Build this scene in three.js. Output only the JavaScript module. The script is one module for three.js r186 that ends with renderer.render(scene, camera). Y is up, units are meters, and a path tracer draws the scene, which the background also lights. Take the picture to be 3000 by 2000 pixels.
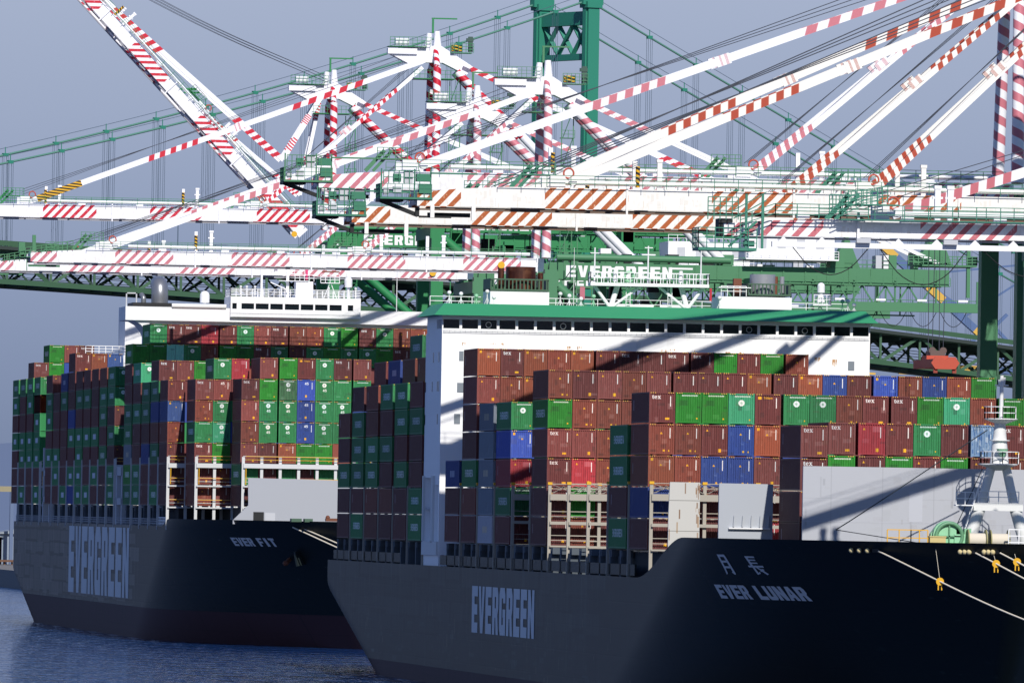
import * as THREE from 'three';
import { mergeGeometries } from 'three/addons/utils/BufferGeometryUtils.js';

// ---------------------------------------------------------------- camera, sky, sun, exposure
const scene = new THREE.Scene();
const EYE = new THREE.Vector3(0, 19.3, 0);
const FOC = 30500, YAW = Math.atan(3820 / FOC), PIT = Math.atan(512 / FOC), ROLL = 0.017;
const FW = new THREE.Vector3(Math.sin(YAW) * Math.cos(PIT), Math.sin(PIT), -Math.cos(YAW) * Math.cos(PIT));
const R0 = new THREE.Vector3(Math.cos(YAW), 0, Math.sin(YAW));
const U0 = new THREE.Vector3().crossVectors(R0, FW);
const UP = U0.clone().multiplyScalar(Math.cos(ROLL)).addScaledVector(R0, -Math.sin(ROLL));
const camera = new THREE.PerspectiveCamera(2 * Math.atan(1000 / FOC) * 180 / Math.PI, 1024 / 682, 5, 30000);
camera.position.copy(EYE); camera.up.copy(UP); camera.lookAt(EYE.clone().add(FW));
scene.add(camera);

const renderer = new THREE.WebGLRenderer({ antialias: true });
renderer.toneMapping = THREE.LinearToneMapping;
renderer.toneMappingExposure = 1.0;
renderer.shadowMap.enabled = true;

const lin = (v) => { v /= 255; return v <= 0.04045 ? v / 12.92 : Math.pow((v + 0.055) / 1.055, 2.4); };
{ // hazy daylight sky: slate haze at the horizon, paler above it, then deepening blue
  const H = 2048, W = 8, d = new Float32Array(W * H * 4);
  const st = [[-90, 30, 40, 60], [-0.3, 106, 119, 146], [0.3, 122, 136, 166], [1.2, 140, 154, 184], [2.1, 156, 169, 196], [3.1, 169, 181, 206], [9, 130, 156, 204], [25, 70, 110, 178], [90, 38, 70, 134]];
  for (let j = 0; j < H; j++) {
    const e = (j + 0.5) / H * 180 - 90;
    let k = 0; while (k < st.length - 2 && e > st[k + 1][0]) k++;
    const a = st[k], b = st[k + 1], t = Math.min(1, Math.max(0, (e - a[0]) / (b[0] - a[0])));
    for (let i = 0; i < W; i++) {
      const o = (j * W + i) * 4;
      for (let c = 0; c < 3; c++) d[o + c] = lin(a[c + 1] + (b[c + 1] - a[c + 1]) * t);
      d[o + 3] = 1;
    }
  }
  const t = new THREE.DataTexture(d, W, H, THREE.RGBAFormat, THREE.FloatType);
  t.mapping = THREE.EquirectangularReflectionMapping; t.magFilter = THREE.LinearFilter; t.minFilter = THREE.LinearFilter; t.needsUpdate = true;
  scene.background = t; scene.environment = t;
}
const SAZ = 5.5 * Math.PI / 180, SEL = 38.3 * Math.PI / 180;
const sun = new THREE.DirectionalLight(new THREE.Color(1, 0.96, 0.9), 4.8);
const SC = new THREE.Vector3(160, 30, -1250);
sun.position.copy(SC).add(new THREE.Vector3(Math.sin(SAZ) * Math.cos(SEL), Math.sin(SEL), Math.cos(SAZ) * Math.cos(SEL)).multiplyScalar(900));
sun.target.position.copy(SC); sun.castShadow = true;
sun.shadow.mapSize.set(4096, 4096);
Object.assign(sun.shadow.camera, { left: -420, right: 420, top: 420, bottom: -420, near: 10, far: 2500 });
scene.add(sun, sun.target);

// ---------------------------------------------------------------- helpers
let seed = 7;
const rnd = () => { seed = (seed * 1664525 + 1013904223) >>> 0; return seed / 4294967296; };
const pick = (a) => a[Math.floor(rnd() * a.length)];
const V = (x, y, z) => new THREE.Vector3(x, y, z);
const hex = (c) => new THREE.Color(c);
const mats = {};
function std(c, r = 0.6, m = 0, o = {}) {
  const k = c + '|' + r + '|' + m + '|' + (o.key || '');
  if (o.key === undefined && Object.keys(o).length) return new THREE.MeshStandardMaterial({ color: hex(c), roughness: r, metalness: m, ...o });
  delete o.key;
  return mats[k] || (mats[k] = new THREE.MeshStandardMaterial({ color: hex(c), roughness: r, metalness: m, ...o }));
}
function canvasTex(w, h, draw, srgb = true) {
  const c = document.createElement('canvas'); c.width = w; c.height = h;
  const g = c.getContext('2d'); draw(g, w, h);
  const t = new THREE.CanvasTexture(c);
  if (srgb) t.colorSpace = THREE.SRGBColorSpace;
  t.wrapS = t.wrapT = THREE.RepeatWrapping; t.magFilter = THREE.LinearFilter;
  return t;
}
function specks(g, w, h, n, cols, s0, s1, al) {
  for (let i = 0; i < n; i++) { g.globalAlpha = al * (0.4 + rnd()); g.fillStyle = pick(cols); const s = s0 + rnd() * (s1 - s0); g.fillRect(rnd() * w, rnd() * h, s, s * (0.5 + 2 * rnd())); }
  g.globalAlpha = 1;
}
// ---- geometry: everything non-indexed with position, normal, uv
const ni = (g) => { const r = g.index ? g.toNonIndexed() : g; for (const k of Object.keys(r.attributes)) if (!['position', 'normal', 'uv'].includes(k)) r.deleteAttribute(k); if (!r.attributes.uv) r.setAttribute('uv', new THREE.BufferAttribute(new Float32Array(r.attributes.position.count * 2), 2)); return r; };
const box = (w, h, d, x = 0, y = 0, z = 0, rx = 0, ry = 0, rz = 0) => { const g = new THREE.BoxGeometry(w, h, d); if (rx) g.rotateX(rx); if (ry) g.rotateY(ry); if (rz) g.rotateZ(rz); g.translate(x, y, z); return ni(g); };
const bx = (x0, x1, y0, y1, z0, z1) => box(Math.abs(x1 - x0), Math.abs(y1 - y0), Math.abs(z1 - z0), (x0 + x1) / 2, (y0 + y1) / 2, (z0 + z1) / 2);
const cyl = (r0, r1, h, x, y, z, n = 16) => { const g = new THREE.CylinderGeometry(r1, r0, h, n); g.translate(x, y, z); return ni(g); };
const ball = (r, x, y, z, n = 14) => { const g = new THREE.SphereGeometry(r, n, Math.max(8, n * 0.6 | 0)); g.translate(x, y, z); return ni(g); };
const torus = (r, t, x, y, z, ry = 0) => { const g = new THREE.TorusGeometry(r, t, 8, 18); if (ry) g.rotateY(ry); g.translate(x, y, z); return ni(g); };
// a square bar from p to q; u runs in metres (or 0..1 with norm)
function bar(p, q, w, h, norm = false) {
  const L = p.distanceTo(q), g = new THREE.BoxGeometry(L, h, w);
  const uv = g.attributes.uv, po = g.attributes.position;
  for (let i = 0; i < uv.count; i++) { const u = po.getX(i) / L + 0.5; if (i < 16 && i >= 8) uv.setXY(i, norm ? u : u * L, po.getZ(i) / w + 0.5); else uv.setXY(i, norm ? u : u * L, po.getY(i) / h + 0.5); }
  const d = q.clone().sub(p).normalize();
  let zz = Math.abs(d.z) > 0.95 ? V(1, 0, 0) : V(0, 0, 1);
  const yy = new THREE.Vector3().crossVectors(zz, d).normalize(); zz = new THREE.Vector3().crossVectors(d, yy);
  g.applyMatrix4(new THREE.Matrix4().makeBasis(d, yy, zz).setPosition(p.clone().add(q).multiplyScalar(0.5)));
  return ni(g);
}
// a round bar; u round, v in metres along
function tube(p, q, r, r2 = r, n = 12) {
  const L = p.distanceTo(q), g = new THREE.CylinderGeometry(r2, r, L, n, 1);
  const uv = g.attributes.uv; for (let i = 0; i < uv.count; i++) uv.setY(i, uv.getY(i) * L);
  g.applyQuaternion(new THREE.Quaternion().setFromUnitVectors(V(0, 1, 0), q.clone().sub(p).normalize()));
  const c = p.clone().add(q).multiplyScalar(0.5); g.translate(c.x, c.y, c.z);
  return ni(g);
}
function rope(pts, r, n = 24, k = 6) { return ni(new THREE.TubeGeometry(new THREE.CatmullRomCurve3(pts), n, r, k, false)); }
function sag(p, q, s) { const m = p.clone().add(q).multiplyScalar(0.5); m.y -= s; const a = p.clone().lerp(q, 0.25), b = p.clone().lerp(q, 0.75); a.y -= s * 0.75; b.y -= s * 0.75; return [p, a, m, b, q]; }
function prism(pts, z0, z1) { const s = new THREE.Shape(pts.map(([x, y]) => new THREE.Vector2(x, y))); const g = new THREE.ExtrudeGeometry(s, { depth: z1 - z0, bevelEnabled: false }); g.translate(0, 0, z0); return ni(g); }
const taken = {};
const numbered = (n) => { const k = taken[n] = (taken[n] ?? -1) + 1; return k ? n + '_' + String(k).padStart(3, '0') : n; };
function mesh(name, geos, mat, parent) {
  const m = new THREE.Mesh(Array.isArray(geos) ? (geos.length > 1 ? mergeGeometries(geos) : geos[0]) : geos, mat);
  m.name = parent ? name : numbered(name); m.castShadow = m.receiveShadow = true;
  (parent || scene).add(m); return m;
}
function thing(name, label, category, pos = [0, 0, 0], group) {
  const o = new THREE.Group(); o.name = numbered(name); o.position.set(...pos); scene.add(o);
  o.userData = { label, category }; if (group) o.userData.group = group; return o;
}
// alike pieces of one thing, each a mesh of its own
function each(fn, name, list, mat, par) { for (const g of list) fn(name, [g], mat, par); }
function tag(o, label, category, group) { o.userData = { label, category }; if (group) o.userData.group = group; return o; }
function structure(name, geos, mat) { const m = mesh(name, geos, mat); m.userData.kind = 'structure'; return m; }
// a parent placed at pos whose parts are given in world coordinates
function local(parent) { const p = parent.position; return (name, geos, mat, par = parent) => { const g = Array.isArray(geos) ? (geos.length > 1 ? mergeGeometries(geos) : geos[0]) : geos; g.translate(-p.x, -p.y, -p.z); return mesh(name, g, mat, par); }; }
// railing along a polyline
function rail(pts, h = 1.1, step = 2.2, r = 0.045, rows = 2) {
  const o = [];
  for (let i = 0; i < pts.length - 1; i++) {
    const a = pts[i], b = pts[i + 1], L = a.distanceTo(b), n = Math.max(1, Math.round(L / step));
    for (let k = 0; k <= n; k++) { const p = a.clone().lerp(b, k / n); o.push(bar(p, p.clone().add(V(0, h, 0)), r * 1.6, r * 1.6)); }
    for (let k = 1; k <= rows; k++) o.push(bar(a.clone().add(V(0, h * k / rows, 0)), b.clone().add(V(0, h * k / rows, 0)), r * 1.5, r * 1.5));
  }
  return o;
}
// block letters
const FONT = {
  E: [[[0, 0], [1, 0], [1, .22], [.45, .22], [.45, .39], [.95, .39], [.95, .61], [.45, .61], [.45, .78], [1, .78], [1, 1], [0, 1]]],
  V: [[[0, 1], [.38, 1], [.51, .35], [.63, 1], [1, 1], [.72, 0], [.3, 0]]],
  R: [[[0, 0], [.4, 0], [.4, .36], [.52, .36], [.62, 0], [1, 0], [.86, .42], [1, .55], [1, .85], [.86, 1], [0, 1]], [[.4, .56], [.4, .8], [.6, .8], [.6, .56]]],
  G: [[[.15, 0], [1, 0], [1, .55], [.54, .55], [.54, .38], [.62, .38], [.62, .22], [.4, .22], [.4, .78], [.62, .78], [.62, .68], [1, .68], [1, .85], [.85, 1], [.15, 1], [0, .85], [0, .15]]],
  N: [[[0, 0], [.36, 0], [.36, .5], [.62, 0], [1, 0], [1, 1], [.64, 1], [.64, .5], [.38, 1], [0, 1]]],
  F: [[[0, 0], [.42, 0], [.42, .38], [.9, .38], [.9, .6], [.42, .6], [.42, .78], [1, .78], [1, 1], [0, 1]]],
  I: [[[.25, 0], [.75, 0], [.75, 1], [.25, 1]]],
  T: [[[.3, 0], [.7, 0], [.7, .76], [1, .76], [1, 1], [0, 1], [0, .76], [.3, .76]]],
  L: [[[0, 0], [1, 0], [1, .25], [.42, .25], [.42, 1], [0, 1]]],
  U: [[[.15, 0], [.85, 0], [1, .15], [1, 1], [.62, 1], [.62, .25], [.38, .25], [.38, 1], [0, 1], [0, .15]]],
  A: [[[0, 0], [.36, 0], [.4, .2], [.6, .2], [.64, 0], [1, 0], [.7, 1], [.3, 1]], [[.43, .42], [.5, .74], [.57, .42]]],
};
// flat letters; map(s, t) gives the place of text coordinate s (0..width) and t (0..1)
function letters(text, map, gap = 0.14) {
  const out = []; let s = 0;
  for (const ch of text) {
    if (ch === ' ') { s += 0.8; continue; }
    const d = FONT[ch], sh = new THREE.Shape(d[0].map(([x, y]) => new THREE.Vector2(x, y)));
    if (d[1]) sh.holes.push(new THREE.Path(d[1].map(([x, y]) => new THREE.Vector2(x, y))));
    out.push([new THREE.ShapeGeometry(sh), s]); s += 1 + gap;
  }
  const W = s - gap, geos = [];
  for (const [g, o] of out) {
    const p = g.attributes.position; for (let i = 0; i < p.count; i++) { const q = map((p.getX(i) + o) / W, p.getY(i)); p.setXYZ(i, q.x, q.y, q.z); }
    const gg = ni(g); gg.computeVertexNormals(); geos.push(gg);
  }
  return geos;
}
// ---------------------------------------------------------------- water, quay, far shore
const WL = 0.9, QY = 5;
{
  const n = 256;
  const hgt = new Float32Array(n * n);
  for (let k = 0; k < 90; k++) { // crossing wind ripples that tile
    const a = 0.6 + (rnd() - 0.5) * 2.2, m = 2 + Math.floor(rnd() * rnd() * 52), kx = Math.round(Math.cos(a) * m), ky = Math.round(Math.sin(a) * m), ph = rnd() * 6.28, am = 1 / (1 + m * 0.22);
    for (let j = 0; j < n; j++) for (let i = 0; i < n; i++) hgt[j * n + i] += am * Math.sin(6.2832 * (kx * i + ky * j) / n + ph);
  }
  let lo = 1e9, hi = -1e9; for (const v of hgt) { lo = Math.min(lo, v); hi = Math.max(hi, v); }
  const d = new Uint8Array(n * n * 4);
  for (let i = 0; i < n * n; i++) { const v = (hgt[i] - lo) / (hi - lo) * 255; d[i * 4] = d[i * 4 + 1] = d[i * 4 + 2] = v; d[i * 4 + 3] = 255; }
  const t = new THREE.DataTexture(d, n, n); t.wrapS = t.wrapT = THREE.RepeatWrapping; t.magFilter = THREE.LinearFilter; t.repeat.set(1, 1); t.needsUpdate = true;
  const g = new THREE.PlaneGeometry(16000, 16000); g.rotateX(-Math.PI / 2); g.translate(0, WL, -5000);
  const uv = g.attributes.uv, p = g.attributes.position; for (let i = 0; i < uv.count; i++) uv.setXY(i, p.getX(i) / 26, p.getZ(i) / 34);
  structure('water', ni(g), new THREE.MeshPhysicalMaterial({ color: hex('#12305c'), roughness: 0.1, ior: 1.33, bumpMap: t, bumpScale: 1.7 }));
}
const M = {
  white: std('#e6e6e6', 0.5), off: std('#d9d9d6', 0.55), grey: std('#b7b9bd', 0.6), cream: std('#cdc8ba', 0.6), dark: std('#15191c', 0.7), black: std('#0b0d0f', 0.6),
  yellow: std('#d9a414', 0.55), glass: new THREE.MeshPhysicalMaterial({ color: hex('#10171b'), roughness: 0.06, metalness: 0, ior: 1.5 }),
  visor: std('#378f60', 0.5), fence: std('#3d5a45', 0.6), steel: std('#8d8f93', 0.35, 0.6), rust: std('#6b3c26', 0.7), orange: std('#b2472f', 0.6), mint: std('#8cc29a', 0.5),
  rope: std('#cfc6b4', 0.9), sage: std('#5f8f68', 0.6), pole: std('#2c3238', 0.6), flagred: std('#b02238', 0.7), pink: std('#d03a72', 0.7),
};
structure('quay', [bx(183.5, 700, -6, QY - 1, -2600, -700), bx(183.5, 184.6, QY - 1, QY, -2600, -700)], std('#7d7a74', 0.9));
structure('quay_apron', bx(184.6, 700, QY - 1, QY - 0.004, -2600, -700), std('#6f6c68', 0.95));

// ---------------------------------------------------------------- hull surfaces
const sm = (t) => { t = Math.min(1, Math.max(0, t)); return t * t * (3 - 2 * t); };
const lerp = (a, b, t) => a + (b - a) * t, cl = (t) => Math.min(1, Math.max(0, t));
function hullShape(o) {
  const y0 = (z) => Math.max(-9, o.ys - 8.6 - 0.18 * (z - o.zS));
  const hg = (z) => Math.max(3.5, Math.min(8.6, o.ys - 0.18 * (z - o.zS) + 9));
  const half = (z, y) => {
    const q = cl((y - y0(z)) / hg(z)), fa = Math.pow(1 - Math.pow(1 - q, 2.1), 0.62);
    const t = cl((y - 0) / o.yB), zs = lerp(o.zs0, o.zs1, Math.pow(t, 0.9)), ze = lerp(o.ze0, o.ze1, t);
    const u = cl((z - zs) / (ze - zs));
    return o.B * fa * (1 - Math.pow(u, o.pw));
  };
  const stem = (y) => lerp(o.ze0, o.ze1, cl(y / o.yB));
  return { ...o, y0, half, stem };
}
// one skin between two heights, both sides, with transom
function hullSkin(h, ylo, yhi, nz, ny) {
  const pos = [], uv = [], nor = [];
  const P = (i, j, s) => {
    const y0s = Math.max(ylo, -9);
    const v = j / ny; let zt = i / nz;
    zt = zt < 0.3 ? zt / 0.3 * 0.22 : zt < 0.5 ? 0.22 + (zt - 0.3) / 0.2 * 0.42 : 0.64 + (zt - 0.5) / 0.5 * 0.36;
    const ytm = yhi(h.zS + zt * (h.ze1 - h.zS));
    let y = lerp(y0s, ytm, v);
    const zend = h.stem(y); const z = lerp(h.zS, zend, zt);
    y = lerp(Math.max(y0s, Math.min(h.y0(z), ytm - 0.5)), yhi(z), v);
    const b = h.half(z, y);
    return [h.Xc + s * b, y, z];
  };
  for (const s of [-1, 1]) for (let i = 0; i < nz; i++) for (let j = 0; j < ny; j++) {
    const a = P(i, j, s), b = P(i + 1, j, s), c = P(i + 1, j + 1, s), d = P(i, j + 1, s);
    for (const q of s < 0 ? [a, b, c, a, c, d] : [a, c, b, a, d, c]) { pos.push(...q); uv.push((q[2] - h.zS) / (h.ze1 - h.zS), q[1] / 18); }
  }
  for (let j = 0; j < ny; j++) { // transom
    const a = P(0, j, -1), b = P(0, j, 1), c = P(0, j + 1, 1), d = P(0, j + 1, -1);
    for (const q of [a, c, b, a, d, c]) { pos.push(...q); uv.push(q[0] / 3000, q[1] / 18); }
  }
  const g = new THREE.BufferGeometry(); g.setAttribute('position', new THREE.Float32BufferAttribute(pos, 3)); g.setAttribute('uv', new THREE.Float32BufferAttribute(uv, 2));
  // smooth normals by position
  const key = new Map(), acc = []; g.computeVertexNormals(); const n = g.attributes.normal, p = g.attributes.position; const ids = [];
  for (let i = 0; i < p.count; i++) { const k = Math.round(p.getX(i) * 100) + ',' + Math.round(p.getY(i) * 100) + ',' + Math.round(p.getZ(i) * 100) + (Math.abs(n.getZ(i)) > 0.9 && p.getZ(i) < h.zS + 1 ? 't' : ''); if (!key.has(k)) { key.set(k, acc.length); acc.push(V(0, 0, 0)); } const id = key.get(k); ids.push(id); acc[id].add(V(n.getX(i), n.getY(i), n.getZ(i))); }
  for (const a of acc) a.normalize();
  for (let i = 0; i < p.count; i++) { const a = acc[ids[i]]; n.setXYZ(i, a.x, a.y, a.z); }
  return ni(g);
}
function hullTexture(base, streak, n, scuff = 0, wear = .3) {
  return canvasTex(2048, 512, (g, w, h) => {
    g.fillStyle = base; g.fillRect(0, 0, w, h);
    for (let i = 0; i < n; i++) { g.globalAlpha = 0.06 + rnd() * 0.2; g.fillStyle = pick(streak); const x = rnd() * w * .7, y = rnd() * rnd() * h * 0.9; g.fillRect(x, y, .6 + rnd() * 3.4, 20 + rnd() * 190); }
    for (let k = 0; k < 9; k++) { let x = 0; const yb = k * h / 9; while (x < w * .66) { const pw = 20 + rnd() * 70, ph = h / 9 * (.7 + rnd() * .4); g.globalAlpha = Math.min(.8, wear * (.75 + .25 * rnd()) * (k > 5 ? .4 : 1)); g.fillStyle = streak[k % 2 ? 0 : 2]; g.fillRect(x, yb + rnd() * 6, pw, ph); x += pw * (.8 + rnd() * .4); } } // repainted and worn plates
    for (let i = 0; i < 420; i++) { g.globalAlpha = .06 + rnd() * .25; g.fillStyle = pick(['#0c1213', '#141b1c', streak[2], '#5a4a3c']); g.fillRect(rnd() * w * .68, rnd() * h * .5, .6 + rnd() * 3, 30 + rnd() * 240); }
    g.globalAlpha = 0.3; g.fillStyle = '#0c1212';
    for (let y = 60; y < h; y += 75) g.fillRect(0, y, w, 1);
    for (let x = 20; x < w; x += 93) g.fillRect(x, 0, 1, h);
    g.globalAlpha = .75; for (let i = 0; i < scuff * 12; i++) { g.fillStyle = pick(['#080c0d', '#0d1213', '#7a6a5c']); g.fillRect(rnd() * w * .75, h * (.45 + rnd() * .4), .6 + rnd() * 2.2, 6 + rnd() * 40); }
    g.globalAlpha = .16; for (let i = 0; i < scuff * 10; i++) { g.fillStyle = pick(['#8f9a9c', '#6b787c']); g.fillRect(rnd() * w * .7, h * (.55 + rnd() * .3), 3 + rnd() * 22, 3 + rnd() * 14); }
    g.globalAlpha = 1; specks(g, w, h, 700, [...streak, '#0a0f10'], 1, 4, 0.25);
  });
}
const dentTex = canvasTex(1024, 256, (g, w, h) => { // plating between frames, seams and dents
  g.fillStyle = '#808080'; g.fillRect(0, 0, w, h);
  for (let i = 0; i < 700; i++) { g.globalAlpha = .06 + rnd() * .1; g.fillStyle = rnd() < .5 ? '#000' : '#fff'; g.fillRect(Math.floor(rnd() * 128) * 8, Math.floor(rnd() * 16) * 16, 8 * (1 + Math.floor(rnd() * 3)), 16 * (1 + Math.floor(rnd() * 2))); }
  g.globalAlpha = .5; g.fillStyle = '#202020'; for (let x = 30; x < w; x += 61) g.fillRect(x, 0, 1, h); for (let y = 20; y < h; y += 37) g.fillRect(0, y, w, 1);
  g.globalAlpha = 1;
}, false);
const grimeTex = canvasTex(512, 256, (g, w, h) => { g.fillStyle = '#fafafa'; g.fillRect(0, 0, w, h); specks(g, w, h, 260, ['#ecebe8', '#ffffff', '#e6e4e0'], 2, 14, .2); for (let i = 0; i < 60; i++) { g.globalAlpha = .1 + rnd() * .2; g.fillStyle = pick(['#a89a88', '#b5b2ac', '#9a9a98']); g.fillRect(rnd() * w, rnd() * h, 1 + rnd() * 2, 8 + rnd() * 60); } g.globalAlpha = .35; g.fillStyle = '#b8b8b6'; for (let x = 40; x < w; x += 74) g.fillRect(x, 0, 1, h); g.fillRect(0, 90, w, 1); g.globalAlpha = 1; });
const hullPaintA = new THREE.MeshPhysicalMaterial({ map: hullTexture('#161f1f', ['#424846', '#0d1415', '#5c605d'], 520, 9, .3), roughness: 0.5, specularIntensity: 0.38, bumpMap: dentTex, bumpScale: 0.03 });
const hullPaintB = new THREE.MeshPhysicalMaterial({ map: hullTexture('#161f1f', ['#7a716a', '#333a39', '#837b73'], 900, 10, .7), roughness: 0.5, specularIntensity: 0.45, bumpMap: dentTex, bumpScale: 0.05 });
const bottomPaint = std('#513238', 0.7, 0, { map: hullTexture('#d8c4c4', ['#b89c9c', '#ffffff', '#8f7777'], 200) });
const letterPaint = std('#d6d6d4', 0.6), letterPaintB = letterPaint, namePaint = letterPaint;

// lashing bridge: posts, beams and walkways across the deck at z
function lashGeo(x0, x1, z, yb, levels, pitch, pw) {
  const o = []; const n = Math.round((x1 - x0) / pitch);
  for (let i = 0; i <= n; i++) { const x = x0 + (x1 - x0) * i / n; o.push(bx(x - pw, x + pw, yb, levels[levels.length - 1].y + 0.9, z - 0.16, z + 0.16)); }
  for (const L of levels) {
    o.push(bx(x0, x1, L.y - L.h, L.y, z - 0.6, z + 0.42));
    o.push(bx(x0, x1, L.y + 0.98, L.y + 1.05, z - 0.5, z - 0.43), bx(x0, x1, L.y + 0.5, L.y + 0.56, z - 0.5, z - 0.44));
  }
  return o;
}
function rodsGeo(x0, x1, z, y0, y1, pitch) { const o = []; const n = Math.round((x1 - x0) / pitch); for (let i = 0; i < n; i++) { const a = x0 + (x1 - x0) * i / n, b = x0 + (x1 - x0) * (i + 1) / n; o.push(bar(V(a + .1, y0, z), V(b - .2, y1, z), .05, .05), bar(V(b - .1, y0, z + .06), V(a + .2, y1, z + .06), .05, .05), bar(V(a + .3, y0, z + .1), V((a + b) / 2, y1 - .2, z + .1), .04, .04), bar(V(b - .3, y0, z + .1), V((a + b) / 2, y1 - .1, z + .1), .04, .04)); } return o; }

// ================================================================ near ship
const ZA = (k) => -1095.9 + 14.8 * (k - 1);           // front of forward bay k
const ZAa = (k) => -1204.4 + 14.7 * (k - 1);          // front of aft bay k
const XA = 133.6, YA = 16.4, TA = 2.96;
const hA = hullShape({ Xc: 156.4, B: 22.9, zS: -1240, zs0: -1000, zs1: -936, ze0: -902, ze1: -884, yB: 17.7, pw: 2.1, ys: 11.6 });
const ytA = (z) => z < -969 ? 13.75 : lerp(13.75, 17.65, sm((z + 969) / 31));
const shipA = thing('container_ship', 'near container ship with wide green-visored bridge and dark flared bow', 'ship', [156.4, WL, -1070], 'container ships at the quay');
const PA = local(shipA);
PA('hull', hullSkin(hA, 2.7, ytA, 130, 26), hullPaintA);
PA('hull_bottom', hullSkin(hA, -9, () => 2.7, 130, 14), bottomPaint);
{
  const s = []; // deck sheet following the hull
  for (let i = 0; i < 80; i++) { const a = lerp(-1239, -890, i / 80), b = lerp(-1239, -890, (i + 1) / 80); const w0 = hA.half(a, 12.5) - .5, w1 = hA.half(b, 12.5) - .5, y0 = ytA(a) - (a > -940 ? 1.1 : .5), y1 = ytA(b) - (b > -940 ? 1.1 : .5);
    const g = new THREE.BufferGeometry(); g.setAttribute('position', new THREE.Float32BufferAttribute([156.4 - w0, y0, a, 156.4 - w1, y1, b, 156.4 + w1, y1, b, 156.4 - w0, y0, a, 156.4 + w1, y1, b, 156.4 + w0, y0, a], 3)); g.computeVertexNormals(); s.push(ni(g)); }
  PA('deck', s, std('#39423f', 0.85));
}
PA('hatch_coaming', [bx(135, 178, 13.2, 16.1, -1236, -1146)], std('#2b3136', 0.8)); PA('hatch_coaming', [bx(135, 178, 13.2, 16.1, -1128, -952), bx(142, 171, 13.2, 16.1, -952, -918)], std('#2b3136', 0.8));
for (const [a, b] of [[-1236, -1192.6], [-1192.4, -1166], [-1128, -1104.1], [-1103.9, -1040.1], [-1039.9, -972]]) PA('bulwark_plate', [bx(133.75, 133.95, 13.9, 14.95, a, b)], hullPaintA);
{
  const o = [];
  for (let z = -1232; z < -975; z += 7.35) { if (z > -1146 && z < -1128) continue; o.push(bx(133.75, 134.5, 13.4, 16.2, z - .35, z + .35), bx(133.8, 134.9, 15.6, 16.25, z - .9, z + .9)); }
  PA('pedestals', o, std('#4b545c', 0.7)).userData.kind = 'stuff';
}
// letters on the side
for (const [i, g] of letters('EVERGREEN', (s, t) => V(133.46, lerp(6.95, 11.88, t), lerp(-1096, -1043.8, s)), 0.16).entries()) PA('hull_letter', g, letterPaint);
const onHull = (h, z, y, e = 0.06) => V(h.Xc - h.half(z, y) - e, y, z);
// lashing bridges
const lashA = [], steelA = std('#a39c8e', 0.7);
for (let k = -1; k <= 12; k++) lashA.push(k === -1 ? null : ZA(k) + 1.35);
lashA.filter(Boolean).forEach((z, i) => {
  if (i >= 11) return;
  const b = PA('lashing_bridge', lashGeo(133.75, 179, z, 13.6, [{ y: 16.45, h: .16 }, { y: 18.85, h: .3 }, { y: 21.6, h: .62 }], 5.02, 0.16), steelA);
  PA('lashing_rods', rodsGeo(133.8, 179, z + .2, 21.7, 22.55, 2.51), std('#8d857a', 0.7), b).userData.kind = 'stuff';
  PA('post_caps', [0, 1, 2, 3].map((j) => box(.44, .26, .5, 133.75 + j * 5.02, 22.66, z)), M.yellow, b).userData.kind = 'stuff';
});
for (let k = 0; k < 6; k++) PA('lashing_bridge', lashGeo(133.75, 179, ZAa(k) + 1.3, 13.6, [{ y: 16.4, h: .16 }, { y: 18.85, h: .3 }, { y: 21.6, h: .62 }], 2.51, 0.17), steelA);
// wind shields
{
  const rusty = std('#bdbbb4', 0.65, 0, { map: canvasTex(128, 256, (g, w, h) => { g.fillStyle = '#ffffff'; g.fillRect(0, 0, w, h); g.fillStyle = '#9a9a98'; g.fillRect(0, 66, w, 2); g.fillRect(0, 172, w, 2); for (let i = 0; i < 26; i++) { const x = i < 18 ? w * (0.86 + rnd() * 0.13) : rnd() * w, y = rnd() * h; g.globalAlpha = .35 + rnd() * .4; g.fillStyle = pick(['#9c5a26', '#b5763a', '#7d451f']); g.fillRect(x, y, 2 + rnd() * 5, 8 + rnd() * 34); } g.globalAlpha = 1; }) });
  const p = prism([[133.5, 16.4], [133.5, 19.6], [133.6, 22.7], [136.4, 22.7], [136.4, 16.6], [134.2, 16.2], [133.6, 14.6]], -948.2, -947.9); const uv = p.attributes.uv, q = p.attributes.position; for (let i = 0; i < uv.count; i++) uv.setXY(i, (q.getX(i) - 133.5) / 2.9, (q.getY(i) - 16) / 6.8);
  PA('wind_shield', p, rusty);
  const p2 = PA('wind_shield', prism([[136, 17.2], [136, 22.62], [140.95, 22.6], [140.95, 17.2]], -933.4, -933), std('#a6abb2', 0.55));
  each(PA, 'stiffener', [0, 1, 2, 3, 4].map((i) => prism([[137.3 + i * .8, 18.7], [137.37 + i * .8, 19.7], [137.42 + i * .8, 18.7]], -933, -932.75)), std('#a6abb2', 0.55), p2);
  PA('fender_bar', [bx(136.9, 140.7, 18.5, 18.62, -932.99, -932.7)], M.white, p2);
}
const bwA = PA('breakwater', [bx(140.45, 172.4, 16.2, 24.2, -912.4, -912)], std('#aeb0b5', 0.55, 0, { map: grimeTex }));
PA('weld_line', [bx(140.5, 172.3, 19.3, 19.34, -911.998, -911.985), bx(150.0, 151.2, 19.4, 22.1, -911.998, -911.99)], std('#b3b5bb', 0.5), bwA);
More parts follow.
